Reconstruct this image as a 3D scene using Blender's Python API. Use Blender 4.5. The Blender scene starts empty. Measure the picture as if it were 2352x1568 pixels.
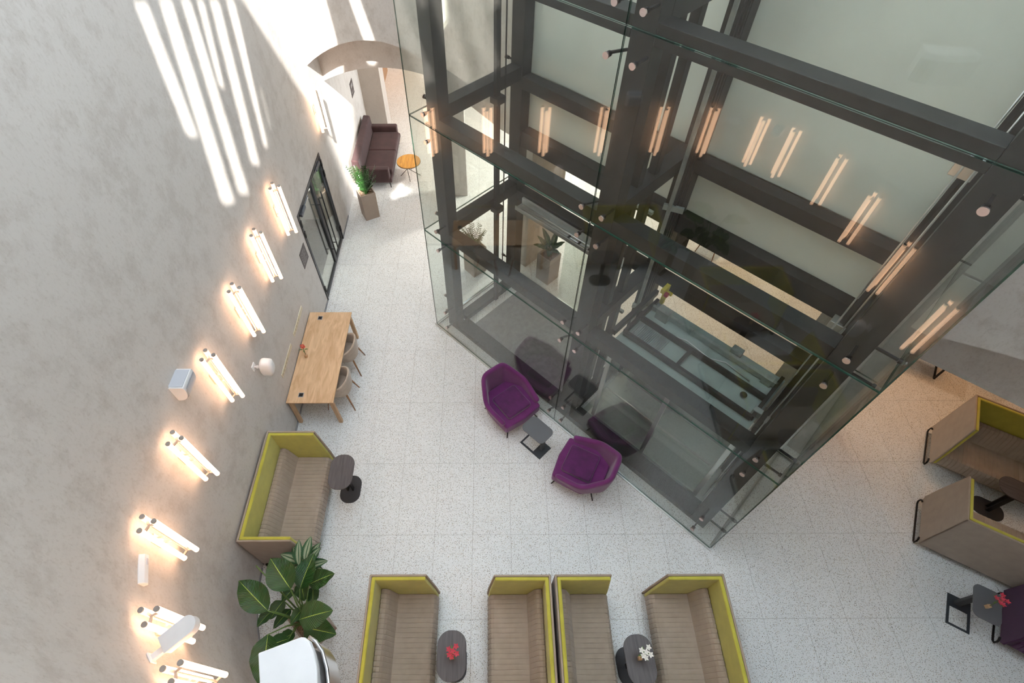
import bpy, bmesh, math, random
from mathutils import Vector, Matrix
from mathutils.geometry import tessellate_polygon
random.seed(7)
PI = math.pi
sc = bpy.context.scene
COL = sc.collection

# ------------------------------------------------------------------ camera
H, F, TH, RL = 8.57, 1225.04, 0.6548, -0.004446
fv = Vector((0, math.sin(TH), -math.cos(TH))); uv = Vector((0, math.cos(TH), math.sin(TH))); rv = Vector((1, 0, 0))
r2 = rv * math.cos(RL) + uv * math.sin(RL); u2 = -rv * math.sin(RL) + uv * math.cos(RL)
cd = bpy.data.cameras.new('camera'); cam = bpy.data.objects.new('camera', cd); COL.objects.link(cam)
M = Matrix.Identity(4)
for i in range(3):
    M[i][0] = r2[i]; M[i][1] = u2[i]; M[i][2] = -fv[i]
M[2][3] = H
cam.matrix_world = M
cd.sensor_width = 36; cd.lens = F / 2352 * 36; cd.shift_x = 46.35 / 2352; cd.shift_y = -11.93 / 2352
cd.clip_start = .05; cd.clip_end = 200
sc.camera = cam
# ------------------------------------------------------------------ light
sc.view_settings.view_transform = 'Standard'; sc.view_settings.look = 'None'; sc.view_settings.gamma = 1
sc.view_settings.use_curve_mapping = False
sc.view_settings.exposure = 0.12
w = bpy.data.worlds.new('sky'); sc.world = w; w.use_nodes = True
bg = w.node_tree.nodes['Background']; bg.inputs[0].default_value = (.80, .90, 1, 1); bg.inputs[1].default_value = 12.5
# the sun from behind the viewer, and a second sun added to throw the streaks on the left wall
for nm_, dir_, en_ in (('sun', (-.25, 1, -.95), 22), ('added_streak_sun', (-1.44, 1, -1.2), 9)):
    sl = bpy.data.lights.new(nm_, 'SUN'); sl.energy = en_; sl.angle = math.radians(.7); sl.color = (1, .96, .89)
    so = bpy.data.objects.new(nm_, sl); COL.objects.link(so); so.rotation_euler = Vector(dir_).normalized().to_track_quat('-Z', 'Y').to_euler(); so.location = (12, -8, 16)

def area(name, loc, size, power, col, sy=None):
    l = bpy.data.lights.new(name, 'AREA'); l.energy = power; l.size = size; l.color = col
    if sy: l.shape = 'RECTANGLE'; l.size_y = sy
    o = bpy.data.objects.new(name, l); COL.objects.link(o); o.location = loc
    return o
area('corridor_downlight', (-2.2, 17.2, 3.7), .5, 55, (1, .50, .20))
area('corridor_downlight', (-1.6, 13.0, 3.7), .5, 14, (1, .8, .6))
area('corridor_downlight', (5.6, 8.9, 3.8), .5, 60, (1, .66, .42))
area('corridor_downlight', (9.0, 5.9, 3.8), .5, 20, (1, .50, .20))
area('corridor_downlight', (1.6, 12.0, 3.8), .6, 200, (1, .93, .82))
area('hall_downlight', (7.6, 5.6, 3.6), .3, 13, (1, .48, .18))

# ------------------------------------------------------------------ materials
def new_mat(name):
    m = bpy.data.materials.new(name); m.use_nodes = True
    return m, m.node_tree.nodes, m.node_tree.links, m.node_tree.nodes['Principled BSDF']
def mat(name, col, rough=.6, metal=0, noise=0, nscale=30, bump=0, bscale=200, stretch=None, emit=None, es=0, coat=0, sheen=0):
    m, N, L, p = new_mat(name)
    p.inputs['Base Color'].default_value = (*col, 1); p.inputs['Roughness'].default_value = rough; p.inputs['Metallic'].default_value = metal
    if coat: p.inputs['Coat Weight'].default_value = coat
    if sheen: p.inputs['Sheen Weight'].default_value = sheen
    if emit: p.inputs['Emission Color'].default_value = (*emit, 1); p.inputs['Emission Strength'].default_value = es
    if noise or bump:
        tc = N.new('ShaderNodeTexCoord'); mp = N.new('ShaderNodeMapping'); L.new(tc.outputs['Object'], mp.inputs[0])
        if stretch: mp.inputs['Scale'].default_value = stretch
    if noise:
        n = N.new('ShaderNodeTexNoise'); n.inputs['Scale'].default_value = nscale; n.inputs['Detail'].default_value = 5; L.new(mp.outputs[0], n.inputs['Vector'])
        r = N.new('ShaderNodeValToRGB'); r.color_ramp.elements[0].position = .3; r.color_ramp.elements[1].position = .7
        r.color_ramp.elements[0].color = (*[c * (1 - noise) for c in col], 1); r.color_ramp.elements[1].color = (*[min(1, c * (1 + noise)) for c in col], 1)
        L.new(n.outputs[0], r.inputs[0]); L.new(r.outputs[0], p.inputs['Base Color'])
    if bump:
        n = N.new('ShaderNodeTexNoise'); n.inputs['Scale'].default_value = bscale; L.new(mp.outputs[0], n.inputs['Vector'])
        b = N.new('ShaderNodeBump'); b.inputs['Strength'].default_value = bump; b.inputs['Distance'].default_value = .002
        L.new(n.outputs[0], b.inputs['Height']); L.new(b.outputs[0], p.inputs['Normal'])
    return m

def plaster_mat(name, base, dark, amt=1):
    m, N, L, p = new_mat(name); p.inputs['Roughness'].default_value = .75
    g = N.new('ShaderNodeNewGeometry')
    def noise(s, d, rough=.6, scale=(1, 1, 1)):
        mp = N.new('ShaderNodeMapping'); mp.inputs['Scale'].default_value = scale; L.new(g.outputs['Position'], mp.inputs[0])
        n = N.new('ShaderNodeTexNoise'); n.inputs['Scale'].default_value = s; n.inputs['Detail'].default_value = d; n.inputs['Roughness'].default_value = rough
        L.new(mp.outputs[0], n.inputs['Vector']); return n
    a = noise(3.6, 12, .74, (1, 1, .8)); b = noise(38, 5, .75, (1, 1, .5)); c = noise(.5, 3)
    r1 = N.new('ShaderNodeValToRGB'); r1.color_ramp.elements[0].position = .48; r1.color_ramp.elements[1].position = .62
    r1.color_ramp.elements[0].color = (0, 0, 0, 1); r1.color_ramp.elements[1].color = (1, 1, 1, 1); L.new(a.outputs[0], r1.inputs[0])
    r2 = N.new('ShaderNodeValToRGB'); r2.color_ramp.elements[0].position = .52; r2.color_ramp.elements[1].position = .66
    r2.color_ramp.elements[0].color = (0, 0, 0, 1); r2.color_ramp.elements[1].color = (1, 1, 1, 1); L.new(b.outputs[0], r2.inputs[0])
    mx = N.new('ShaderNodeMath'); mx.operation = 'MULTIPLY_ADD'; L.new(r2.outputs[0], mx.inputs[0]); mx.inputs[1].default_value = .6 * amt
    m2 = N.new('ShaderNodeMath'); m2.operation = 'MULTIPLY'; m2.inputs[1].default_value = .62 * amt; L.new(r1.outputs[0], m2.inputs[0]); L.new(m2.outputs[0], mx.inputs[2])
    mix = N.new('ShaderNodeMix'); mix.data_type = 'RGBA'; mix.clamp_factor = True
    mix.inputs['A'].default_value = (*base, 1); mix.inputs['B'].default_value = (*dark, 1); L.new(mx.outputs[0], mix.inputs['Factor'])
    mix2 = N.new('ShaderNodeMix'); mix2.data_type = 'RGBA'; mix2.inputs['B'].default_value = (base[0] * .88, base[1] * .86, base[2] * .86, 1)
    m3 = N.new('ShaderNodeMath'); m3.operation = 'MULTIPLY'; m3.inputs[1].default_value = .5; L.new(c.outputs[0], m3.inputs[0]); L.new(m3.outputs[0], mix2.inputs['Factor'])
    L.new(mix.outputs['Result'], mix2.inputs['A']); L.new(mix2.outputs['Result'], p.inputs['Base Color'])
    bp = N.new('ShaderNodeBump'); bp.inputs['Strength'].default_value = .15; bp.inputs['Distance'].default_value = .003; L.new(b.outputs[0], bp.inputs['Height']); L.new(bp.outputs[0], p.inputs['Normal'])
    return m

def terrazzo(name, base, dens=1.0):
    m, N, L, p = new_mat(name); p.inputs['Roughness'].default_value = .38
    g = N.new('ShaderNodeNewGeometry')
    def chips(scale, thr, seed):
        mp = N.new('ShaderNodeMapping'); mp.inputs['Location'].default_value = (seed, seed * 2, seed * 3); L.new(g.outputs['Position'], mp.inputs[0])
        v = N.new('ShaderNodeTexVoronoi'); v.inputs['Scale'].default_value = scale; v.inputs['Randomness'].default_value = 1; L.new(mp.outputs[0], v.inputs['Vector'])
        lt = N.new('ShaderNodeMath'); lt.operation = 'LESS_THAN'; lt.inputs[1].default_value = thr; L.new(v.outputs['Distance'], lt.inputs[0])
        sep = N.new('ShaderNodeSeparateColor'); L.new(v.outputs['Color'], sep.inputs[0])
        gt = N.new('ShaderNodeMath'); gt.operation = 'GREATER_THAN'; gt.inputs[1].default_value = .56; L.new(sep.outputs[0], gt.inputs[0])
        mu = N.new('ShaderNodeMath'); mu.operation = 'MULTIPLY'; L.new(lt.outputs[0], mu.inputs[0]); L.new(gt.outputs[0], mu.inputs[1])
        r = N.new('ShaderNodeValToRGB'); r.color_ramp.interpolation = 'CONSTANT'
        r.color_ramp.elements[0].color = (.10, .09, .075, 1); r.color_ramp.elements[1].position = .35; r.color_ramp.elements[1].color = (.36, .28, .17, 1)
        e = r.color_ramp.elements.new(.7); e.color = (.30, .31, .27, 1); L.new(sep.outputs[1], r.inputs[0])
        return mu, r
    cur = None
    n = N.new('ShaderNodeTexNoise'); n.inputs['Scale'].default_value = 3; L.new(g.outputs['Position'], n.inputs['Vector'])
    rr = N.new('ShaderNodeValToRGB'); rr.color_ramp.elements[0].color = (*[c * .95 for c in base], 1); rr.color_ramp.elements[1].color = (*[min(1, c * 1.04) for c in base], 1)
    L.new(n.outputs[0], rr.inputs[0]); cur = rr.outputs[0]
    for s, t, sd in ((62, .30, 0), (100, .30, 5), (40, .15, 9)):
        f, c = chips(s, t * dens, sd)
        mix = N.new('ShaderNodeMix'); mix.data_type = 'RGBA'; L.new(f.outputs[0], mix.inputs['Factor']); L.new(cur, mix.inputs['A']); L.new(c.outputs[0], mix.inputs['B']); cur = mix.outputs['Result']
    L.new(cur, p.inputs['Base Color'])
    return m

def glass_mat(name, tint=(.955, .975, .96), r0=.043, rough=0.0):
    m = bpy.data.materials.new(name); m.use_nodes = True; N = m.node_tree.nodes; L = m.node_tree.links; N.clear()
    out = N.new('ShaderNodeOutputMaterial'); mix = N.new('ShaderNodeMixShader'); tr = N.new('ShaderNodeBsdfTransparent'); gl = N.new('ShaderNodeBsdfGlossy')
    tr.inputs[0].default_value = (*tint, 1); gl.inputs['Roughness'].default_value = rough; gl.inputs[0].default_value = (1, 1, 1, 1)
    lw = N.new('ShaderNodeLayerWeight'); lw.inputs[0].default_value = .5
    pw = N.new('ShaderNodeMath'); pw.operation = 'POWER'; pw.inputs[1].default_value = 4.5; L.new(lw.outputs['Facing'], pw.inputs[0])
    ma = N.new('ShaderNodeMath'); ma.operation = 'MULTIPLY_ADD'; ma.inputs[1].default_value = 1 - r0; ma.inputs[2].default_value = r0; L.new(pw.outputs[0], ma.inputs[0])
    L.new(ma.outputs[0], mix.inputs[0]); L.new(tr.outputs[0], mix.inputs[1]); L.new(gl.outputs[0], mix.inputs[2]); L.new(mix.outputs[0], out.inputs[0])
    return m

def wood_mat(name, a, b, axis=1, scale=5, rough=.45, fine=60):
    m, N, L, p = new_mat(name); p.inputs['Roughness'].default_value = rough
    tc = N.new('ShaderNodeTexCoord'); mp = N.new('ShaderNodeMapping'); s = [fine, fine, fine]; s[axis] = scale
    mp.inputs['Scale'].default_value = s; L.new(tc.outputs['Object'], mp.inputs[0])
    n = N.new('ShaderNodeTexNoise'); n.inputs['Scale'].default_value = .5; n.inputs['Detail'].default_value = 6; n.inputs['Distortion'].default_value = 1.2; L.new(mp.outputs[0], n.inputs['Vector'])
    r = N.new('ShaderNodeValToRGB'); r.color_ramp.elements[0].position = .32; r.color_ramp.elements[1].position = .68
    r.color_ramp.elements[0].color = (*a, 1); r.color_ramp.elements[1].color = (*b, 1); L.new(n.outputs[0], r.inputs[0]); L.new(r.outputs[0], p.inputs['Base Color'])
    return m

def leaf_mat(name, g1, g2, vein, variegated=False):
    m, N, L, p = new_mat(name); p.inputs['Roughness'].default_value = .28
    uvn = N.new('ShaderNodeUVMap'); sep = N.new('ShaderNodeSeparateXYZ'); L.new(uvn.outputs[0], sep.inputs[0])
    # U: 0..1 across, V: along
    sb = N.new('ShaderNodeMath'); sb.operation = 'SUBTRACT'; sb.inputs[1].default_value = .5; L.new(sep.outputs[0], sb.inputs[0])
    ab = N.new('ShaderNodeMath'); ab.operation = 'ABSOLUTE'; L.new(sb.outputs[0], ab.inputs[0])
    # slanted side veins
    ad = N.new('ShaderNodeMath'); ad.operation = 'MULTIPLY_ADD'; ad.inputs[1].default_value = -.45; L.new(ab.outputs[0], ad.inputs[0]); L.new(sep.outputs[1], ad.inputs[2])
    sn = N.new('ShaderNodeMath'); sn.operation = 'MULTIPLY'; sn.inputs[1].default_value = 150; L.new(ad.outputs[0], sn.inputs[0])
    s2 = N.new('ShaderNodeMath'); s2.operation = 'SINE'; L.new(sn.outputs[0], s2.inputs[0])
    r = N.new('ShaderNodeValToRGB'); r.color_ramp.elements[0].color = (*g1, 1); r.color_ramp.elements[1].color = (*g2, 1); r.color_ramp.elements[0].position = .2
    m3 = N.new('ShaderNodeMath'); m3.operation = 'MULTIPLY_ADD'; m3.inputs[1].default_value = .25; m3.inputs[2].default_value = .4; L.new(s2.outputs[0], m3.inputs[0])
    tc = N.new('ShaderNodeTexCoord'); nz = N.new('ShaderNodeTexNoise'); nz.inputs['Scale'].default_value = 6; L.new(tc.outputs['Object'], nz.inputs['Vector'])
    m4 = N.new('ShaderNodeMath'); m4.operation = 'MULTIPLY_ADD'; m4.inputs[1].default_value = .5; L.new(nz.outputs[0], m4.inputs[0])
    m5 = N.new('ShaderNodeMath'); m5.operation = 'SUBTRACT'; m5.inputs[1].default_value = .25; L.new(m3.outputs[0], m5.inputs[0]); L.new(m5.outputs[0], m4.inputs[2])
    L.new(m4.outputs[0], r.inputs[0])
    lt = N.new('ShaderNodeMath'); lt.operation = 'LESS_THAN'; lt.inputs[1].default_value = .014; L.new(ab.outputs[0], lt.inputs[0])
    mix = N.new('ShaderNodeMix'); mix.data_type = 'RGBA'; L.new(r.outputs[0], mix.inputs['A'])
    if variegated:
        mul = N.new('ShaderNodeMath'); mul.operation = 'MULTIPLY_ADD'; mul.inputs[1].default_value = .05; mul.inputs[2].default_value = .26; L.new(s2.outputs[0], mul.inputs[0])
        l2 = N.new('ShaderNodeMath'); l2.operation = 'LESS_THAN'; L.new(ab.outputs[0], l2.inputs[0]); L.new(mul.outputs[0], l2.inputs[1])
        l3 = N.new('ShaderNodeMath'); l3.operation = 'GREATER_THAN'; l3.inputs[1].default_value = .05; L.new(ab.outputs[0], l3.inputs[0])
        l4 = N.new('ShaderNodeMath'); l4.operation = 'MULTIPLY'; L.new(l2.outputs[0], l4.inputs[0]); L.new(l3.outputs[0], l4.inputs[1])
        L.new(l4.outputs[0], mix.inputs['Factor']); mix.inputs['B'].default_value = (.34, .40, .26, 1)
    else:
        L.new(lt.outputs[0], mix.inputs['Factor']); mix.inputs['B'].default_value = (*vein, 1)
    L.new(mix.outputs['Result'], p.inputs['Base Color'])
    b = N.new('ShaderNodeBump'); b.inputs['Strength'].default_value = .5; b.inputs['Distance'].default_value = .004; L.new(s2.outputs[0], b.inputs['Height']); L.new(b.outputs[0], p.inputs['Normal'])
    return m

PL = plaster_mat('wall_plaster', (.62, .59, .555), (.46, .42, .38))
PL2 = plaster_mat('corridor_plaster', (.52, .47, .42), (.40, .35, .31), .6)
TER = terrazzo('terrazzo_floor', (.80, .81, .80))
GROUT = mat('grout', (.30, .27, .24), .8)
CONC = mat('pit_concrete', (.22, .22, .22), .8, noise=.15, nscale=12)
ROOF = mat('roof_white', (.7, .7, .68), .8)
def translucent_roof():
    m = bpy.data.materials.new('roof_diffuser'); m.use_nodes = True; N = m.node_tree.nodes; L = m.node_tree.links; N.clear()
    o = N.new('ShaderNodeOutputMaterial'); mx = N.new('ShaderNodeMixShader'); a = N.new('ShaderNodeBsdfDiffuse'); b = N.new('ShaderNodeBsdfTranslucent')
    a.inputs[0].default_value = (.7, .7, .7, 1); b.inputs[0].default_value = (.75, .78, .80, 1); mx.inputs[0].default_value = .85
    L.new(a.outputs[0], mx.inputs[1]); L.new(b.outputs[0], mx.inputs[2]); L.new(mx.outputs[0], o.inputs[0]); return m
DIFFUSER = translucent_roof()  # translucent material added to spread soft light into the hall
LIME = mat('lime_fabric', (.47, .44, .06), .95, noise=.08, nscale=8, bump=.4, bscale=900, sheen=.3)
TAUPE = mat('taupe_fabric', (.37, .305, .245), .95, noise=.06, nscale=8, bump=.4, bscale=900, sheen=.2)
PURP = mat('purple_fabric', (.145, .020, .130), .95, noise=.10, nscale=10, bump=.4, bscale=900, sheen=.35)
PURPV = mat('purple_velvet', (.085, .008, .085), .9, noise=.28, nscale=9, sheen=.5)
DPUR = mat('dark_purple_fabric', (.055, .008, .055), .95, noise=.10, nscale=10, bump=.4, bscale=900, sheen=.2)
BROWN = mat('brown_velvet', (.050, .021, .022), .85, noise=.2, nscale=6, sheen=.15)
BLACK = mat('black_metal', (.012, .012, .014), .45, metal=.3)
DGREY = mat('dark_grey_steel', (.011, .012, .012), .5, metal=.05, noise=.25, nscale=5)
TTOP = wood_mat('dark_stained_top', (.060, .052, .055), (.105, .092, .095), 1, 4, .5)
TGREY = mat('grey_laminate', (.12, .125, .135), .45)
OAK = wood_mat('oak_veneer', (.56, .35, .19), (.74, .51, .31), 1, 5, .42, 26)
OAKL = wood_mat('oak_leg', (.50, .31, .165), (.64, .43, .25), 2, 5, .5, 40)
WALN = wood_mat('walnut', (.26, .13, .06), (.36, .20, .10), 2, 5, .5, 60)
PLANK = wood_mat('amber_plank', (.50, .22, .04), (.70, .36, .08), 1, 5, .3, 40)
BEIGE = mat('beige_felt', (.47, .39, .31), .95, noise=.08, nscale=14, bump=.4, bscale=600, sheen=.3)
POT = mat('planter_taupe', (.40, .325, .265), .55, noise=.03, nscale=10)
SOIL = mat('bark_soil', (.22, .15, .10), .9, noise=.6, nscale=60, bump=1, bscale=60)
WHITE = mat('white_plastic', (.82, .82, .82), .35)
WMARB = mat('white_speckled_top', (.80, .80, .81), .45, noise=.05, nscale=5)
LGREY = mat('light_grey_mesh', (.55, .57, .62), .5)
CHROME = mat('chrome', (.75, .76, .78), .12, metal=1)
STEEL = mat('brushed_steel', (.62, .62, .60), .3, metal=1)
GALV = mat('galvanised_steel', (.36, .40, .38), .45, metal=.6, noise=.2, nscale=9)
COPPER = mat('rose_bolt_cap', (.80, .66, .62), .25, metal=.9)
DOORM = mat('anthracite_door_frame', (.055, .057, .062), .4, metal=.4)
TUBE = mat('warm_glow_tube', (1, .85, .7), .4, emit=(1, .60, .37), es=5.2)
CAPM = mat('sconce_bracket', (.42, .40, .38), .4, metal=.6)
GLASS = glass_mat('clear_glass_pane')
GLASSD = glass_mat('door_glass_pane', (.80, .83, .80), .09)
CARG = glass_mat('lift_car_glass', (.86, .90, .88), .05)
GEDGE = mat('green_glass_edge', (.02, .075, .05), .12, coat=1)
CARROOF = mat('lift_car_roof', (.30, .36, .335), .5, noise=.12, nscale=4)
CARFL = mat('lift_car_floor', (.50, .54, .50), .5, noise=.08, nscale=30)
YEL = mat('yellow_paint', (.62, .52, .03), .5); RED = mat('red_plastic', (.35, .02, .02), .5)
GREENM = leaf_mat('banana_leaf', (.006, .040, .008), (.032, .125, .014), (.35, .48, .08))
VARM = leaf_mat('variegated_leaf', (.02, .085, .03), (.045, .14, .05), (.34, .40, .26), True)
ZZM = mat('zz_leaf', (.030, .095, .022), .3, noise=.5, nscale=9)
STEM = mat('green_stem', (.09, .17, .04), .5)
BSTEM = mat('dark_stem', (.03, .035, .02), .6)
SIGN = mat('dark_sign', (.075, .06, .06), .5); SIGNT = mat('sign_print', (.33, .31, .30), .6)
REDF = mat('red_petal', (.55, .04, .02), .5); PINKF = mat('pink_petal', (.55, .035, .07), .5); WHF = mat('white_petal', (.85, .84, .78), .5)
SCREEN = mat('blue_grey_screen', (.30, .34, .42), .3)
DARKROOM = mat('vestibule_wall', (.36, .36, .35), .8)

# ------------------------------------------------------------------ helpers
class MB:
    def __init__(s): s.v = []; s.f = []; s.mi = []; s.uv = {}
    def add(s, vs, fs, mi=0, M=None):
        o = len(s.v)
        for q in vs:
            q = Vector(q); s.v.append(tuple(M @ q if M else q))
        for f in fs: s.f.append(tuple(o + i for i in f)); s.mi.append(mi)
        return s
    def box(s, a, b, mi=0, M=None):
        x0, y0, z0 = a; x1, y1, z1 = b
        return s.add([(x0,y0,z0),(x1,y0,z0),(x1,y1,z0),(x0,y1,z0),(x0,y0,z1),(x1,y0,z1),(x1,y1,z1),(x0,y1,z1)],
              [(0,3,2,1),(4,5,6,7),(0,1,5,4),(1,2,6,5),(2,3,7,6),(3,0,4,7)], mi, M)
    def prism(s, poly, z0, z1, mi=0, M=None, cap=True):
        n = len(poly); vs = [(p[0], p[1], z0) for p in poly] + [(p[0], p[1], z1) for p in poly]
        fs = [(i, (i+1) % n, n + (i+1) % n, n + i) for i in range(n)]
        if cap: fs += [tuple(range(n-1, -1, -1)), tuple(range(n, 2*n))]
        return s.add(vs, fs, mi, M)
    def tube(s, pts, r, seg=8, mi=0, M=None, caps=True):
        pts = [Vector(p) for p in pts]; n = len(pts); rings = []
        rr = r if isinstance(r, (list, tuple)) else [r] * n
        up = Vector((0, 0, 1)); vs = []
        for i, p in enumerate(pts):
            d = ((pts[min(i+1, n-1)] - pts[i]).normalized() + (pts[i] - pts[max(i-1, 0)]).normalized())
            d = d.normalized() if d.length > 1e-6 else Vector((0, 0, 1))
            a = d.cross(up if abs(d.dot(up)) < .95 else Vector((1, 0, 0))).normalized(); b = d.cross(a)
            for k in range(seg):
                t = 2 * PI * k / seg; vs.append(p + (a * math.cos(t) + b * math.sin(t)) * rr[i])
        fs = [(i*seg + k, i*seg + (k+1) % seg, (i+1)*seg + (k+1) % seg, (i+1)*seg + k) for i in range(n-1) for k in range(seg)]
        if caps: fs += [tuple(range(seg-1, -1, -1)), tuple((n-1)*seg + k for k in range(seg))]
        return s.add(vs, fs, mi, M)
    def bar(s, a, b, w, h, mi=0, M=None):
        a = Vector(a); b = Vector(b); d = (b - a); L = d.length; d.normalize()
        up = Vector((0, 0, 1)) if abs(d.z) < .95 else Vector((0, 1, 0))
        x = d.cross(up).normalized(); y = x.cross(d)
        vs = [p + x*sx*w/2 + y*sy*h/2 for p in (a, b) for sx, sy in ((-1,-1),(1,-1),(1,1),(-1,1))]
        return s.add(vs, [(0,1,2,3),(7,6,5,4),(0,4,5,1),(1,5,6,2),(2,6,7,3),(3,7,4,0)], mi, M)
    def disc(s, c, r, h, n, seg=20, mi=0, M=None):
        c = Vector(c); n = Vector(n).normalized()
        return s.tube([c, c + n*h], r, seg, mi, M)
    def ball(s, c, r, mi=0, M=None, nu=12, nv=8):
        vs = []; sc3 = r if isinstance(r, (tuple, list)) else (r, r, r)
        for j in range(nv + 1):
            ph = PI * j / nv
            for i in range(nu):
                t = 2*PI*i/nu; vs.append((c[0]+sc3[0]*math.sin(ph)*math.cos(t), c[1]+sc3[1]*math.sin(ph)*math.sin(t), c[2]+sc3[2]*math.cos(ph)))
        fs = [(j*nu+i, (j+1)*nu+i, (j+1)*nu+(i+1) % nu, j*nu+(i+1) % nu) for j in range(nv) for i in range(nu)]
        return s.add(vs, fs, mi, M)
    def build(s, name, mats, parent=None, smooth=False, bevel=0, loc=None, sub=0, seg=2):
        me = bpy.data.meshes.new(name); me.from_pydata(s.v, [], s.f)
        mats = mats if isinstance(mats, (list, tuple)) else [mats]
        for m in mats: me.materials.append(m)
        if len(mats) > 1:
            for p, i in zip(me.polygons, s.mi): p.material_index = i
        bm = bmesh.new(); bm.from_mesh(me); bmesh.ops.remove_doubles(bm, verts=bm.verts, dist=1e-5); bmesh.ops.recalc_face_normals(bm, faces=bm.faces); bm.to_mesh(me); bm.free()
        o = bpy.data.objects.new(name, me); COL.objects.link(o)
        if parent: o.parent = parent
        if loc: o.location = loc
        if smooth or bevel:
            for p in me.polygons: p.use_smooth = True
        if bevel:
            b = o.modifiers.new('bevel', 'BEVEL'); b.width = bevel; b.segments = seg; b.limit_method = 'ANGLE'; b.angle_limit = .6
            o.modifiers.new('wn', 'WEIGHTED_NORMAL').keep_sharp = True
        if sub: mm = o.modifiers.new('sub', 'SUBSURF'); mm.levels = sub; mm.render_levels = sub
        return o
def tag(o, label=None, cat=None, group=None, kind=None):
    if label: o['label'] = label
    if cat: o['category'] = cat
    if group: o['group'] = group
    if kind: o['kind'] = kind
    return o
def thing(name, label, cat, loc=(0,0,0), rz=0, group=None):
    o = bpy.data.objects.new(name, None); COL.objects.link(o); o.location = loc; o.rotation_euler = (0, 0, rz); o.empty_display_size = .1
    return tag(o, label, cat, group)
def copy_tree(o, parent=None):
    c = o.copy(); COL.objects.link(c); c.parent = parent
    for ch in list(o.children): copy_tree(ch, c)
    return c
def dup(o, loc, rz, label, group=None):
    c = copy_tree(o); c.location = loc; c.rotation_euler = (0, 0, rz); c['label'] = label
    if group: c['group'] = group
    return c
def rrect(w, h, r, n=5):
    out = []
    for cx, cy, a0 in ((w/2-r, h/2-r, 0), (-w/2+r, h/2-r, PI/2), (-w/2+r, -h/2+r, PI), (w/2-r, -h/2+r, 1.5*PI)):
        for i in range(n+1): a = a0 + PI/2*i/n; out.append((cx + r*math.cos(a), cy + r*math.sin(a)))
    return out

# ------------------------------------------------------------------ setting: floor
fl = tag(MB().box((-5, -.6, -.12), (12, 21, -.006)).build('floor', GROUT), kind='structure')
tm = bpy.data.meshes.new('tile')
bmx = bmesh.new(); bmesh.ops.create_cube(bmx, size=1); bmesh.ops.scale(bmx, vec=(.5962, 1.1962, .02), verts=bmx.verts); bmx.to_mesh(tm); bmx.free(); tm.materials.append(TER)
S2 = math.sqrt(2)
cells = []
for i in range(-7, 21):
    for j in range(-2, 18):
        x = -.315 + .6*i + .3; y = 1.4395 + 1.2*j + .6
        if x > 12 or y > 20.5 or x < -5: continue
        cells.append((x, y))
def vis_rank(c):
    x, y = c
    if x < -3.8 or (y > 14.7 and x > -.3) or y < 0: return 99
    inside = (x + y > 6.5 and x + y < 8.9 and -5 < (x-y)/S2 < 0)
    if inside: return 98
    return math.hypot(x - 1, y - 3) / (1 if x + y < 14.5 else .6)
cells.sort(key=vis_rank)
for x, y in cells[:290]:
    t = bpy.data.objects.new('tile', tm); COL.objects.link(t); t.parent = fl; t.location = (x, y, -.01)
rest = MB()
for x, y in cells[290:]: rest.box((x-.29825, y-.59825, -.02), (x+.29825, y+.59825, 0))
r_ = rest.build('far_tile', TER, fl); r_['kind'] = 'stuff'

# ------------------------------------------------------------------ setting: walls
ZT = 10.0
def wall_path(name, pts, z0, z1, thick, m, hole=None):
    """vertical wall along plan points; room side is on the left of travel; hole=(i,a,b,z0,z1) in segment i"""
    mb = MB()
    P = [Vector(p) for p in pts]
    nr = []
    for i in range(len(P)):
        d = (P[min(i+1, len(P)-1)] - P[max(i-1, 0)]).normalized(); nr.append(Vector((d.y, -d.x)))
    for i in range(len(P)-1):
        a, b, na, nb = P[i], P[i+1], nr[i], nr[i+1]
        def blk(a, b, na, nb, za, zb):
            ao, bo = a + na*thick, b + nb*thick
            mb.add([(a.x,a.y,za),(b.x,b.y,za),(bo.x,bo.y,za),(ao.x,ao.y,za),(a.x,a.y,zb),(b.x,b.y,zb),(bo.x,bo.y,zb),(ao.x,ao.y,zb)],
                   [(0,3,2,1),(4,5,6,7),(0,1,5,4),(1,2,6,5),(2,3,7,6),(3,0,4,7)])
        if hole and hole[0] == i:
            L = (b-a).length; d = (b-a)/L; pa = a + d*hole[1]; pb = a + d*hole[2]
            blk(a, pa, na, na, z0, z1); blk(pb, b, nb, nb, z0, z1); blk(pa, pb, na, na, hole[4], z1)
            if hole[3] > z0: blk(pa, pb, na, na, z0, hole[3])
        else: blk(a, b, na, nb, z0, z1)
    return tag(mb.build(name, m), kind='structure')
# left wall runs from +y to -y (room on its left = +x side), then the rounded corner, then the end wall
CXc, CYc, RC = -1.15, 2.15, 2.35
arc = [(CXc + RC*math.cos(a), CYc + RC*math.sin(a)) for a in [PI + (PI/2)*k/18 for k in range(19)]]
DY0, DY1, DZ = 7.56, 9.54, 2.28
wl = wall_path('wall_left', [(-3.5, 14.1), (-3.5, 10.0), (-3.5, 2.15)], -.02, ZT, .25, PL, hole=(1, 10.0-DY1, 10.0-DY0, -.02, DZ))
wc = wall_path('wall_corner', arc, -.02, ZT, .25, PL)
we = wall_path('wall_end', [(-1.15, -.2), (10.6, -.2)], -.02, ZT, .25, PL)

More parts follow.
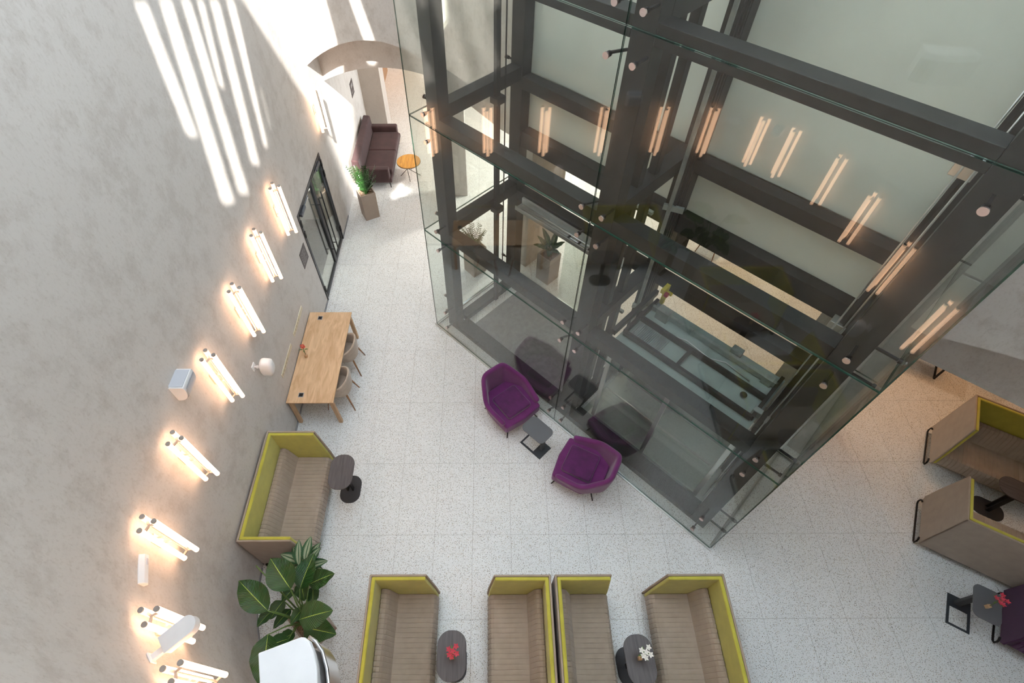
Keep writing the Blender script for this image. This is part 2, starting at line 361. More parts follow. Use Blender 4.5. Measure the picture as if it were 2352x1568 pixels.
def arch_wall(name, org, du, dn, prof, thick, ztop, m, win=None):
    """wall with openings: prof = [(u, z_opening)], z_opening 0 = solid to floor"""
    org = Vector(org); du = Vector(du); dn = Vector(dn); mb = MB()
    def P(u, n, z): q = org + du*u + dn*n; return (q.x, q.y, z)
    for (ua, za), (ub, zb) in zip(prof[:-1], prof[1:]):
        if ub - ua < 1e-6: continue
        zt0 = ztop
        if win and win[0] <= ua and ub <= win[1]: ztop = win[2]
        mb.add([P(ua,0,za),P(ub,0,zb),P(ub,thick,zb),P(ua,thick,za),P(ua,0,ztop),P(ub,0,ztop),P(ub,thick,ztop),P(ua,thick,ztop)],
               [(0,1,2,3),(4,7,6,5),(0,4,5,1),(2,6,7,3),(1,5,6,2),(3,7,4,0)])
        ztop = zt0
    return tag(mb.build(name, m), kind='structure')
def arcprof(u0, u1, zs, zc, n=14):
    """shallow arch between u0 and u1, springing height zs, crown zc"""
    out = []
    for i in range(n+1):
        t = i/n; out.append((u0 + (u1-u0)*t, zs + (zc-zs)*(1-(2*t-1)**2)))
    return out
arch_wall('wall_back', (0, 10.3, 0), (1, 0, 0), (0, 1, 0), [(-3.6, 3.66)] + arcprof(-3.499, -1.15, 3.66, 4.11) + [(-1.149, -.02), (-.98, -.02)], .78, ZT, PL)
arch_wall('wall_back_inner', (0, 11.08, 0), (1, 0, 0), (0, 1, 0), [(-3.6, 2.97)] + arcprof(-3.499, -1.1, 2.97, 3.235) + [(-1.099, -.02), (-.6, -.02)], .3, 3.95, PL)
dU = (1/S2, -1/S2, 0); dN = (1/S2, 1/S2, 0)
def uw(u, n, z=0): return (2.885 + (u + n)/S2, 2.885 + (n - u)/S2, z)     # tower frame: u along glass front, n depth behind it
nW = (9.3 - 5.77)/S2
prof = [(-7.97, 3.68), (-7.1, 3.57), (-6.6, 3.5), (-6.0, 3.38), (-5.85, 3.34), (-5.849, -.02), (-5.5, -.02), (-5.499, 3.05), (-.6, 3.05), (-.599, 3.05), (-.12, 3.05), (-.119, -.02), (.62, -.02)] + arcprof(.621, 6.6, 3.24, 3.95)
arch_wall('wall_right', uw(0, nW), dU, dN, prof, .78, ZT, PL)
prof = [(-8.5, 2.62), (-7.9, 2.52), (-7.1, 2.37), (-5.85, 2.3), (-5.849, -.02), (-5.5, -.02), (-5.499, 2.9), (-.12, 2.9), (-.119, -.02), (1.0, -.02)] + arcprof(1.001, 7.2, 2.34, 2.5)
arch_wall('wall_right_inner', uw(0, nW + .78), dU, dN, prof, .3, 3.95, PL)
# corridor behind the arches
tag(MB().box((-3.75, 14.06, -.02), (-2.94, 14.6, 3.95)).build('wall_corridor', PL2), kind='structure')
tag(MB().box((-5.2, 14.6, -.02), (-5.0, 21, 3.95)).build('wall_corridor', PL2), kind='structure')
tag(MB().box((-5.2, 14.4, -.02), (-3.75, 14.6, 3.95)).build('wall_corridor', PL2), kind='structure')
tag(MB().box((-5.2, 20.6, -.02), (12, 20.8, 3.95)).build('wall_corridor', PL2), kind='structure')
mb = MB(); a = uw(-5.5, 8.1); b = uw(9, 8.1)
mb.bar((a[0], a[1], 1.97), (b[0], b[1], 1.97), .2, 3.98); tag(mb.build('wall_corridor', PL2), kind='structure')
mb = MB(); mb.prism([(-3.75, 11.38), (-.6, 11.38), uw(-8.2, nW+1.08)[:2], uw(9.5, nW+1.08)[:2], (14, 6), (14, 21), (-5.3, 21), (-5.3, 14.3), (-3.75, 14.3)], 3.95, 4.1)
tag(mb.build('ceiling_corridor', ROOF), kind='structure')
tag(MB().box((10.6, -.4, -.02), (10.9, 8, ZT)).build('wall_far_right', PL), kind='structure')
# grey baseboard strip along the plaster
mb = MB()
for y0, y1 in ((2.2, DY0-.02), (DY1+.02, 10.3)): mb.box((-3.5, y0, 0), (-3.488, y1, .05))
tag(mb.build('baseboard_left', mat('baseboard_grey', (.25, .25, .26), .5)), kind='structure')
mb = MB()
for i in range(18):
    p, q = arc[i], arc[i+1]; mb.bar((*p, .025), (*q, .025), .024, .05)
tag(mb.build('baseboard_corner', bpy.data.materials['baseboard_grey']), kind='structure')

# unseen roof, its openings cut to throw the sun streaks and patches
outer = [(-3.75, -.45), (10.9, -.45), (-.7, 11.15), (-3.75, 11.2)]
holes = [[(-1.2, 8.0), (.30, 8.0), (.30, 9.9), (-1.2, 9.9)],
 [(-2.34, 3.63), (-1.78, 2.70), (-1.66, 2.66), (-1.66, 2.60), (-1.37, 1.92), (-.98, .8), (-.63, .4), (-.5, .45), (-.95, 2.1), (-1.10, 2.9), (-1.30, 4.1), (-1.92, 6.2), (-2.5, 6.3), (-2.42, 4.6)],
 [(-.72, 4.0), (-.56, 4.0), (-1.4, 5.9), (-1.55, 5.9)], [(.30, 5.2), (.46, 5.2), (.78, 3.9), (.62, 3.9)],
 [(.1, .5), (.22, .38), (.42, .45), (.5, .62), (.62, .9), (.45, .82), (.3, 1.05), (.24, .8)],
 [(.80, 2.81), (2.41, 1.47), (2.59, 1.56), (.9, 2.98)],
 [(.98, 3.14), (3.60, .66), (3.86, .78), (1.09, 3.33)],
 [(1.17, 3.46), (3.85, .98), (4.08, 1.08), (1.28, 3.60)],
 [(1.34, 3.70), (2.44, 2.62), (2.56, 2.66), (1.42, 3.82)],
 [(1.47, 3.93), (3.82, 1.66), (4.05, 1.74), (1.60, 4.10)],
 [(1.68, 4.25), (3.95, 2.16), (4.12, 2.24), (1.80, 4.42)],
 [(3.15, 3.24), (3.85, 2.62), (3.95, 2.70), (3.22, 3.36)]]
def crossings(poly, y):
    xs = []
    for (xa, ya), (xb, yb) in zip(poly, poly[1:] + poly[:1]):
        if (ya <= y) != (yb <= y): xs.append(xa + (xb-xa)*(y-ya)/(yb-ya))
    xs.sort(); return [(xs[i], xs[i+1]) for i in range(0, len(xs)-1, 2)]
FX = .6; mbl, mbr = MB(), MB(); dy = .025; y = -.45
while y < 11.2:
    for x0, x1 in crossings(outer, y + dy/2):
        segs = [(x0, x1)]
        for h in holes:
            for a, b in crossings(h, y + dy/2):
                segs = [q for p0, p1 in segs for q in ((p0, min(p1, a)), (max(p0, b), p1)) if q[1] - q[0] > 1e-4]
        for p0, p1 in segs:
            if p1 > FX: mbl.box((max(p0, FX), y, ZT), (p1, y+dy, ZT+.05))
            if p0 < FX: mbr.box((p0, y, ZT), (min(p1, FX), y+dy, ZT+.05))
    y += dy
lv = MB(); sd = Vector((-1.44, 1, -1.2)).normalized()*.55     # fins added at the slots: pass the streak sun, block the main sun
for h in holes[4:]:
    for i in (0, 2):
        a, b = Vector((*h[i], ZT)), Vector((*h[i+1], ZT)); n = Vector((1, 1, 0)).normalized()*(-.02 if i == 0 else .02)
        a = a + n; b = b + n
        lv.add([a, b, b+sd, a+sd, a+n*.8, b+n*.8, b+n*.8+sd, a+n*.8+sd], [(0,1,2,3), (7,6,5,4), (0,4,5,1), (1,5,6,2), (2,6,7,3), (3,7,4,0)])
tag(lv.build('ceiling_added_fins', ROOF), kind='structure')
tag(mbl.build('ceiling_light_diffuser', DIFFUSER), kind='structure'); tag(mbr.build('ceiling', ROOF), kind='structure')  # out of view: translucent side softens daylight, opaque side dims the left wall

# ------------------------------------------------------------------ door in the left wall
dr = tag(bpy.data.objects.new('door_1', None), kind='structure'); COL.objects.link(dr); dr.location = (-3.5, DY0, 0)
W = DY1 - DY0
fr = MB()
fr.box((-.10, 0, 0), (.015, .045, DZ)).box((-.10, W-.045, 0), (.015, W, DZ)).box((-.10, .045, DZ-.045), (.015, W-.045, DZ))
fr.build('door_frame', DOORM, dr, bevel=.002)
for k, (y0, y1) in enumerate(((.05, 1.15), (1.155, W-.05))):
    lf = MB(); st = .055; z1 = DZ-.05
    lf.box((-.05, y0, .01), (0, y0+st, z1)).box((-.05, y1-st, .01), (0, y1, z1)).box((-.05, y0+st, .01), (0, y1-st, .08)).box((-.05, y0+st, z1-st), (0, y1-st, z1))
    l = lf.build('door_leaf', DOORM, dr, bevel=.002)
    MB().box((-.032, y0+st, .08), (-.022, y1-st, z1-st)).build('glass_pane', GLASSD, l)
    hy = y1-.09 if k == 0 else y0+.12
    hb = MB().tube([(.075, hy, .35), (.075, hy, 1.85)], .014, 10)
    for z in (.5, 1.7): hb.tube([(0, hy, z), (.075, hy, z)], .009, 8)
    hb.build('pull_bar', BLACK, l, smooth=True)
    hi = MB()
    for z in (.25, 1.75, 2.0): hi.box((0, (y0-.03 if k == 0 else y1-.02), z), (.03, (y0+.02 if k == 0 else y1+.03), z+.14))
    hi.build('hinge', BLACK, l, bevel=.004)
    cl = MB(); ya = y0+.08 if k == 0 else y1-.42
    cl.box((0, ya, z1-.075), (.05, ya+.28, z1-.015)); cl.bar((.04, ya+.05, z1), (.06, ya+.5 if k == 0 else ya-.2, z1+.03), .02, .012)
    cl.build('door_closer', mat('closer_grey', (.10, .12, .15), .35, metal=.5) if k == 0 else bpy.data.materials['closer_grey'], l, bevel=.006)
vb = MB(); x0, x1, y0, y1, z1 = -6.0, -3.76, 6.9, 10.2, 2.7
vb.box((x0, y0, -.02), (x1, y1, .0)).box((x0-.1, y0, 0), (x0, y1, z1)).box((x0, y0-.1, 0), (x1, y0, z1)).box((x0, y1, 0), (x1, y1+.1, z1)).box((x0, y0, z1), (x1, y1, z1+.1))
tag(vb.build('wall_vestibule', DARKROOM), kind='structure')
area('vestibule_fill', (-4.8, 8.5, 2.6), 1.2, 45, (1, .97, .92))  # lamp added to brighten the unseen room behind the door

# ------------------------------------------------------------------ lift tower (glass and steel)
TR = Matrix(((1/S2, 1/S2, 0, 2.885), (-1/S2, 1/S2, 0, 2.885), (0, 0, 1, 0), (0, 0, 0, 1)))     # (u, n, z) -> world
tw = thing('lift_tower', 'tall glass-clad steel lift tower standing at an angle in the middle of the hall', 'lift tower')
tw.matrix_world = TR
UL, UR, UM, ND = -5.68, .67, -2.51, 2.25
JZ = [.03, 2.54, 4.60, 6.66, 8.72]
def pane(a, b, z0, z1, n=None):
    g = .006; t = .016; a = Vector(a); b = Vector(b); d = (b-a).normalized(); a = a + d*g; b = b - d*g; nn = Vector((-d.y, d.x))*t/2
    vs = [(*(p + s*nn), z) for z in (z0+g, z1-g) for p, s in ((a, -1), (b, -1), (b, 1), (a, 1))]
    mb = MB(); mb.add(vs, [(0,1,5,4), (2,3,7,6)], 0); mb.add(vs, [(3,2,1,0), (4,5,6,7), (1,2,6,5), (3,0,4,7)], 1)
    return mb.build('glass_pane', [GLASS, GEDGE], tw)
for z0, z1 in zip(JZ[:-1], JZ[1:]):
    pane((UL, 0), (UM, 0), z0, z1); pane((UM, 0), (UR, 0), z0, z1)
    pane((UL, 0), (UL, ND), z0, z1); pane((UR, 0), (UR, ND), z0, z1)
    pane((UL, ND), (UM, ND), z0, z1); pane((UM, ND), (UR, ND), z0, z1)
bc = MB(); bc.box((UL-.03, -.03, 0), (UR+.03, .03, .035)); bc.box((UL-.03, .03, 0), (UL+.03, ND, .035)); bc.box((UR-.03, .03, 0), (UR+.03, ND, .035)); bc.box((UL-.03, ND, 0), (UR+.03, ND+.04, .035))
bc.build('base_channel', STEEL, tw, bevel=.004)
# posts
for u in (-5.40, -2.46, .31):
    MB().box((u-.12, .2, 0), (u+.12, .40, 8.9)).build('post', DGREY, tw, bevel=.006)
for u in (-5.40, -2.40, .31):
    MB().box((u-.12, 1.87, 0), (u+.12, 2.07, 8.9)).build('post', DGREY, tw, bevel=.006)
for zt in (.13, 2.55, 4.60, 6.67):
    h = .19 if zt > .2 else .13; z0 = zt - h; nm = .3 if zt < .2 else .2
    for a, b in ((-5.28, -2.58), (-2.34, .19)):
        MB().box((a, .2, z0), (b, .2+nm, zt)).build('front_beam', DGREY, tw, bevel=.006)
        if zt < 6: MB().box((a, 1.97-nm/2, z0), (b, 2.07, zt)).build('rear_beam', DGREY, tw, bevel=.006)
for zt in (.13, 2.68, 4.74, 6.80):
    z0 = zt - (.2 if zt > .2 else .13)
    for u in (-5.40, -2.44, .31):
        MB().box((u-.1, .40 if zt > .2 else .5, z0), (u+.1, 1.87, zt)).build('side_beam', DGREY, tw, bevel=.006)
for zt, h in ((3.70, .28),):
    for a, b in ((-5.28, -2.52), (-2.28, .19)): MB().box((a, 1.9, zt-h), (b, 2.10, zt)).build('landing_beam', DGREY, tw, bevel=.006)
# vertical guide members between the two shafts
for n_, wd in ((.75, .11), (1.10, .11)): MB().box((-2.50, n_-wd/2, 0), (-2.40, n_+wd/2, 8.8)).build('guide_column', DGREY, tw, bevel=.004)
for n_ in (1.5, 1.62, 1.70, 1.78): MB().box((-2.31, n_-.012, .1), (-2.26, n_+.012, 8.7)).build('guide_rail', DGREY if n_ > 1.6 else GALV, tw)
MB().box((-5.27, 1.25, .1), (-5.21, 1.33, 8.7)).build('guide_rail', DGREY, tw); MB().box((-5.25, 1.46, .1), (-5.235, 1.475, 8.7)).build('cable', BLACK, tw)
MB().box((.14, 1.20, .1), (.20, 1.28, 8.7)).box((.10, 1.23, .1), (.14, 1.25, 8.7)).build('guide_rail', DGREY, tw)
for u, n_ in ((.08, .95), (.15, .55), (.17, 1.62)): MB().tube([(u, n_, .2), (u, n_, 8.7)], .010, 6).build('cable', STEEL, tw, smooth=True)
for n_ in (.44, .50): MB().tube([(-2.44, n_, .3), (-2.44, n_, 8.7)], .012, 6).build('cable', BLACK, tw, smooth=True)
# braces, brackets on the middle frame
for z in (1.9, 3.9, 5.95, 7.6):
    MB().bar((-2.40, 1.55, z+.1), (-2.15, 1.65, z+.1), .05, .08).bar((-2.9, 1.3, z+.12), (-2.40, 1.3, z+.12), .05, .05).build('bracket', GALV, tw, bevel=.003)
    MB().box((.02, 1.18, z-.05), (.19, 1.32, z+.1)).build('rail_clip', STEEL, tw, bevel=.006)
    MB().box((-5.30, 1.2, z+.55), (-5.14, 1.38, z+.65)).build('rail_clip', DGREY, tw, bevel=.006)
# glass fixings: cap on the outside, arm back to the post
capm = None
def fixing(u, n0, z, dirn, post):
    global capm
    mb = MB(); d = Vector(dirn)
    c = Vector((u, n0, z)); mb.disc(c - d*.024, .032, .014, d, 18); cap = mb.build('glass_bolt_cap', COPPER, tw, smooth=False)
    mb = MB(); mb.disc(c + d*.010, .026, .03, d, 14); p = Vector((post[0], post[1], z)); q = c + d*.07
    mb.bar(c + d*.03, q, .022, .022).bar(q, p, .024, .02); mb.build('fixing_arm', BLACK, tw)
for z in (.18, .64, 2.28, 2.70, 4.33, 4.74, 6.38, 6.80):
    for u, pu in ((-5.35, -5.35), (-2.65, -2.58), (-2.37, -2.37), (.31, .31)): fixing(u, 0, z, (0, 1, 0), (pu, .21))
    for n_, pn in ((.31, .31), (1.95, 1.95)):
        fixing(UL, n_, z, (1, 0, 0), (-5.50, pn))
        if n_ < 1: fixing(UR, n_, z, (-1, 0, 0), (.42, pn))
# satin white glass panels closing the rear of the shaft above the ground floor
SATIN = mat('satin_rear_panel', (.72, .74, .66), .35, noise=.04, nscale=1.5)
for z0, z1 in ((3.70, 4.56), (4.60, 8.7)):
    for a, b in ((-5.62, -2.42), (-2.40, .60)): MB().box((a, 2.09, z0), (b, 2.11, z1)).build('rear_panel', SATIN, tw)
# lift car
car = thing('lift_car', 'glass lift car with grey-green roof standing at ground level in the right shaft', 'lift car'); car.matrix_world = TR
cu0, cu1, cn0, cn1, cz = -2.08, .05, .56, 1.62, 2.26
MB().box((cu0, cn0, .02), (cu1, cn1, .09)).build('car_floor', CARFL, car)
MB().box((cu0, cn0, cz), (cu1, cn1, cz+.06)).build('car_roof', CARROOF, car, bevel=.004)
MB().box((cu0, cn0, .09), (cu1, cn0+.012, cz)).build('front_glass', CARG, car)
for u in (cu0+.02, -1.02, cu1-.02): MB().box((u-.035, cn0-.03, .09), (u+.035, cn0+.0, cz)).build('mullion', STEEL, car, bevel=.003)
MB().box((cu0, cn1-.02, .09), (cu1, cn1, cz)).build('back_panel', mat('car_back', (.33, .35, .34), .35, metal=.4), car)
MB().tube([(cu0+.08, cn0+.08, .95), (cu1-.1, cn0+.08, .95)], .018, 10).build('handrail', STEEL, car, smooth=True)
for a, b in (((cu0+.05, cn0+.15), (cu1-.05, cn0+.15)), ((cu0+.05, cn0+.55), (cu1-.05, cn0+.55)), ((cu0+.05, cn0+.85), (cu1-.05, cn0+.85)), ((cu0+.05, cn0+.15), (cu0+.05, cn1-.05)), ((cu1-.05, cn0+.15), (cu1-.05, cn1-.05)), ((-1.15, cn0+.15), (-1.15, cn0+.55))):
    MB().bar((*a, cz+.12), (*b, cz+.12), .05, .09).build('roof_rail', DGREY if a[1] < cn0+.7 else GALV, car, bevel=.003)
g = MB()
for i in range(18): g.box((cu0+.12+i*.028, cn0+.19, cz+.07), (cu0+.132+i*.028, cn0+.5, cz+.10))
g.build('roof_grille', GALV, car)
MB().tube([(-1.6, 1.15, cz+.075), (-1.3, 1.25, cz+.08), (-.9, 1.2, cz+.08), (-.7, 1.3, cz+.08), (-.3, 1.25, cz+.08)], .008, 6).build('roof_cable', STEEL, car, smooth=True)
for u, n_, s in ((-.75, 1.45, .16), (-1.9, 1.3, .2), (-.2, 1.35, .14), (-.05, .8, .12)): MB().box((u, n_, cz+.06), (u+s, n_+s*.7, cz+.06+s)).build('roof_box', GALV, car, bevel=.006)
MB().ball((-.25, .98, cz+.10), (.05, .05, .03)).build('roof_lamp', BLACK, car, smooth=True)
MB().box((-2.0, 1.56, cz+.1), (-1.94, 1.62, cz+.5)).box((-2.0, 1.45, cz+.42), (-1.94, 1.62, cz+.5)).box((-1.94, 1.56, cz+.35), (-1.86, 1.6, cz+.4)).build('yellow_lever', YEL, car, bevel=.004)
MB().box((-1.94, 1.46, cz+.38), (-1.88, 1.52, cz+.44)).build('red_button', RED, car, bevel=.006)
MB().bar((cu0-.08, .62, cz+.08), (cu0-.08, 1.75, cz+.08), .07, .10).build('side_yoke', DGREY, car, bevel=.003); MB().bar((cu1+.06, .62, cz+.08), (cu1+.06, 1.75, cz+.08), .06, .10).build('side_yoke', DGREY, car, bevel=.003)
# landing door headers at the rear of the shafts
dh = MB().box((-5.1, 1.62, 2.36), (-2.85, 1.84, 2.40)).box((-5.1, 1.80, 2.36), (-2.85, 1.84, 2.52)).box((-5.1, 1.62, 2.36), (-2.85, 1.64, 2.44))
hd = thing('door_operator', 'long aluminium lift door operator at the rear of the empty left shaft', 'door mechanism'); hd.matrix_world = TR
dh.build('rail_profile', mat('aluminium', (.6, .6, .58), .35, metal=.8), hd, bevel=.003)
MB().tube([(-5.0, 1.72, 2.45), (-2.95, 1.72, 2.45)], .018, 8).tube([(-5.0, 1.68, 2.42), (-2.95, 1.68, 2.42)], .012, 8).build('belt', STEEL, hd, smooth=True)
for i in range(5): MB().disc((-3.9+.22*i, 1.66, 2.43), .022, .05, (0, 1, 0), 12).build('roller', BLACK, hd, smooth=True)
for u in (-3.45,): MB().box((u-.52, 1.70, .14), (u+.52, 1.735, 2.36)).build('landing_door_panel', CARG, hd)
MB().box((-5.1, .52, -.004), (-2.6, 1.84, .05)).build('shaft_floor', CONC, tw)
MB().box((-2.28, .5, -.004), (.19, 1.84, .015)).build('shaft_floor', mat('pale_sill', (.45, .48, .45), .6), tw)

# ------------------------------------------------------------------ wall sconces
def make_sconce(label):
    t = thing('wall_sconce', label, 'wall lamp', group='three-tube wall lamps')
    # local: +x out of the wall, hub at x=.12, z from 0 to .93
    for k, a in enumerate((0, 2*PI/3, -2*PI/3)):
        cx, cy = .125 + .078*math.cos(a), .078*math.sin(a)
        tb = MB().tube([(cx, cy, .0), (cx, cy, .93)], .026, 14).build('glow_tube', TUBE, t, smooth=False)
        MB().tube([(cx, cy, .9305), (cx, cy, .945)], .0255, 14).build('end_cap', CAPM, tb)
        MB().tube([(cx, cy, -.012), (cx, cy, -.0005)], .0255, 14).build('end_cap', CAPM, tb)
    for z in (.05, .86):
        m = MB()
        for a in (0, 2*PI/3, -2*PI/3):
            m.bar((.125, 0, z), (.125+.055*math.cos(a), .055*math.sin(a), z), .022, .016)
        m.build('y_bracket', CAPM, t)
    MB().box((.119, -.006, .05), (.131, .006, .86)).build('spine', CAPM, t)
    MB().box((0, -.045, .36), (.02, .045, .56)).box((.02, -.008, .38), (.12, .008, .40)).box((.02, -.008, .52), (.12, .008, .54)).build('wall_plate', STEEL, t, bevel=.003)
    return t
spots = [(-3.5, 9.98, 0, 'three-tube wall lamp beside the arch, furthest from the viewer'),
 (-3.5, 6.90, 0, 'three-tube wall lamp just below the glass door'),
 (-3.5, 5.83, 0, 'three-tube wall lamp, second below the glass door'),
 (-3.5, 4.76, 0, 'three-tube wall lamp, third below the glass door, above the oak desk'),
 (-3.5, 3.68, 0, 'three-tube wall lamp between the curved white uplight and the white loudspeaker'),
 (-3.5, 2.60, 0, 'three-tube wall lamp level with the lime sofa by the wall'),
]
for ang, lab in ((191.5, 'three-tube wall lamp right above the small white wall detector'), (213.7, 'three-tube wall lamp partly hidden by the white swivel camera'), (228, 'three-tube wall lamp lowest at the bottom left, cut by the photo edge')):
    a = math.radians(ang); spots.append((CXc + RC*math.cos(a), CYc + RC*math.sin(a), a + PI, lab))
a = math.radians(252); spots.append((CXc + RC*math.cos(a), CYc + RC*math.sin(a), a + PI, 'three-tube wall lamp where the rounded corner meets the end wall, below the photo edge'))
for k, x in enumerate((-.85, .25, 1.35)): spots.append((x, -.2, PI/2, ('three-tube wall lamp on the end wall, nearest the rounded corner', 'three-tube wall lamp on the end wall straight beneath the viewer', 'three-tube wall lamp on the end wall, furthest from the rounded corner')[k]))
s0 = make_sconce(spots[0][3])
for k, (x, y, rz, lab) in enumerate(spots):
    o = s0 if k == 0 else copy_tree(s0)
    o.location = (x, y, 2.5); o.rotation_euler = (0, 0, rz); o['label'] = lab

# ------------------------------------------------------------------ sofas
def sofa_mesh(L, Hh, cols, name, label, nearpanel=True, group=None, D=.80, farpanel=True):
    outer_m, inner_m, seat_m = cols
    t = thing(name, label, 'sofa', group=group)
    o_, i_ = .028, .052
    # back panel
    def rect_panel(y0, y1, x0, x1, z0, z1): return MB().box((x0, y0, z0), (x1, y1, z1))
    rect_panel(0, o_, .0, L, .12, Hh).build('back_shell', outer_m, t, bevel=.012)
    rect_panel(o_, o_+i_, .045, L-.045, .14, Hh-.004).build('back_lining', inner_m, t, bevel=.018, seg=3)
    prof = [(0, .12), (D+.0, .12), (D+.04, .18), (D+.02, .50), (D-.06, Hh), (0, Hh)]
    profi = [(.03, .14), (D-.01, .14), (D+.02, .19), (D+.0, .50), (D-.075, Hh-.006), (.03, Hh-.006)]
    def side(x0, x1, xi0, xi1):
        Mx = lambda poly, xa, xb: MB().add([(xa, p[0], p[1]) for p in poly] + [(xb, p[0], p[1]) for p in poly], [tuple(range(len(poly))), tuple(range(2*len(poly)-1, len(poly)-1, -1))] + [(i, (i+1) % len(poly), len(poly)+(i+1) % len(poly), len(poly)+i) for i in range(len(poly))])
        s = Mx(prof, x0, x1).build('side_shell', outer_m, t, bevel=.012)
        Mx(profi, xi0, xi1).build('side_lining', inner_m, t, bevel=.016, seg=3)
    if nearpanel: side(0, .028, .028, .075)
    if farpanel: side(L-.028, L, L-.075, L-.028)
    # channel stitched seat and back cushion
    xa, xb = .078, L-.078; nr = int((xb-xa)/.058); st = (xb-xa)/nr
    def ribbed(prof, nm):
        mb = MB(); xs = []; cen = (sum(p[0] for p in prof)/len(prof), sum(p[1] for p in prof)/len(prof))
        for r in range(nr):
            for f, d in ((0, .010), (.12, .002), (.5, 0), (.88, .002)): xs.append((xa + (r+f)*st, d))
        xs.append((xb, .010)); n = len(prof); vs = []
        for x, d in xs:
            for (y, z) in prof:
                vy, vz = y-cen[0], z-cen[1]; l = math.hypot(vy, vz) or 1; vs.append((x, y - vy/l*d, z - vz/l*d))
        fs = [(i*n+k, i*n+(k+1) % n, (i+1)*n+(k+1) % n, (i+1)*n+k) for i in range(len(xs)-1) for k in range(n)]
        fs += [tuple(range(n)), tuple((len(xs)-1)*n + k for k in range(n-1, -1, -1))]
        mb.add(vs, fs); return mb.build(nm, seat_m, t, smooth=False)
    ribbed([(.14, .16), (D+.0, .16), (D+.03, .22), (D+.01, .36), (D-.02, .405), (D-.06, .42), (.5, .425), (.27, .42), (.14, .40)], 'seat')
    ribbed([(.082, .36), (.285, .40), (.265, .47), (.20, .70), (.17, .745), (.13, .76), (.10, .755), (.082, .73)], 'back_cushion')
    for x in (-.012, L+.012):
        MB().tube([(x, .10, .15), (x, .06, .13), (x, .05, .10), (x, .05, .04), (x, .08, .014), (x, D-.04, .014), (x, D-.0, .04), (x, D+.0, .10), (x, D-.02, .13), (x, D-.06, .15)], .014, 8).build('sled_leg', BLACK, t, smooth=True)
    MB().box((.02, .1, .11), (L-.02, .14, .15)).box((.02, D-.14, .11), (L-.02, D-.1, .15)).build('base_rail', BLACK, t)
    return t
C3 = (TAUPE, LIME, TAUPE); G = 'high-back lime and taupe booth sofas'
# local x along back, +y = facing. S1 faces +x: rz=-90deg => local x -> -y, local y -> +x
sA = sofa_mesh(1.66, 1.2, C3, 'booth_sofa', 'lime and taupe booth sofa against the left wall below the oak desk', group=G)
sA.location = (-3.465, 3.85, 0); sA.rotation_euler = (0, 0, -PI/2)
dup(sA, (-1.60, 1.775, 0), -PI/2, 'lime and taupe booth sofa leftmost in the bottom row, nearest the big-leaved plants', G)
dup(sA, (.80, 1.765, 0), -PI/2, 'lime and taupe booth sofa in the bottom row, right half of the back-to-back pair', G)
dup(sA, (.752, .105, 0), PI/2, 'lime and taupe booth sofa in the bottom row, left half of the back-to-back pair', G)
dup(sA, (3.0, .105, 0), PI/2, 'lime and taupe booth sofa at the right end of the bottom row', G)
a6 = math.radians(-30.5)
dup(sA, (6.53, 2.44, 0), a6, 'taupe-backed booth sofa at the right edge, seen from behind, nearer of the facing pair', G)
# S7: back corner (7.77,4.45), back runs along (.85,-.53), faces down-left => rz such that +y=(-.53,-.85)
d7 = math.radians(-31.5 + 180)
e = Vector((math.cos(math.radians(-31.5)), math.sin(math.radians(-31.5))))*1.66
dup(sA, (7.77+e.x, 4.45+e.y, 0), d7, 'lime-lined booth sofa at the right edge beside the arch, farther of the facing pair', G)
ps = sofa_mesh(1.66, .80, (DPUR, DPUR, DPUR), 'low_sofa', 'low dark purple sofa with black sled base in the bottom right corner', farpanel=True)
e = Vector((math.cos(math.radians(-34)), math.sin(math.radians(-34))))*1.66
ps.location = (7.45+e.x, 1.78+e.y, 0); ps.rotation_euler = (0, 0, math.radians(146))

# ------------------------------------------------------------------ oblong twin-post tables
def oblong(label, loc, rz, bo=(0, 0)):
    t = thing('oblong_table', label, 'table', loc, rz, 'dark oblong sofa tables')
    MB().prism(rrect(.37, .57, .165, 8), .70, .722).build('table_top', TTOP, t, bevel=.003)
    MB().prism([(x+bo[0], y+bo[1]) for x, y in rrect(.33, .47, .15, 8)], 0, .012).build('base_plate', BLACK if label.startswith('n') else mat('charcoal_base', (.035, .035, .04), .5), t, bevel=.002)
    for s in (-1, 1): MB().bar((bo[0]+s*.04, bo[1], .012), (bo[0]*.2+s*.04, bo[1]*.2, .70), .022, .06).build('post', BLACK, t)
    return t
t1 = oblong('dark oblong table in front of the lime sofa by the wall, empty top', (-2.35, 3.39, 0), 0)
GT = 'dark oblong sofa tables'
dup(t1, (-.53, .915, 0), 0, 'dark oblong table with a red flower, between the bottom-left sofas', GT)
dup(t1, (1.86, .86, 0), math.radians(3), 'dark oblong table with white flowers, between the two right sofas of the bottom row', GT)
dup(t1, (8.0, 3.02, 0), math.radians(57), 'dark oblong table at the right edge between the two facing booth sofas', GT)

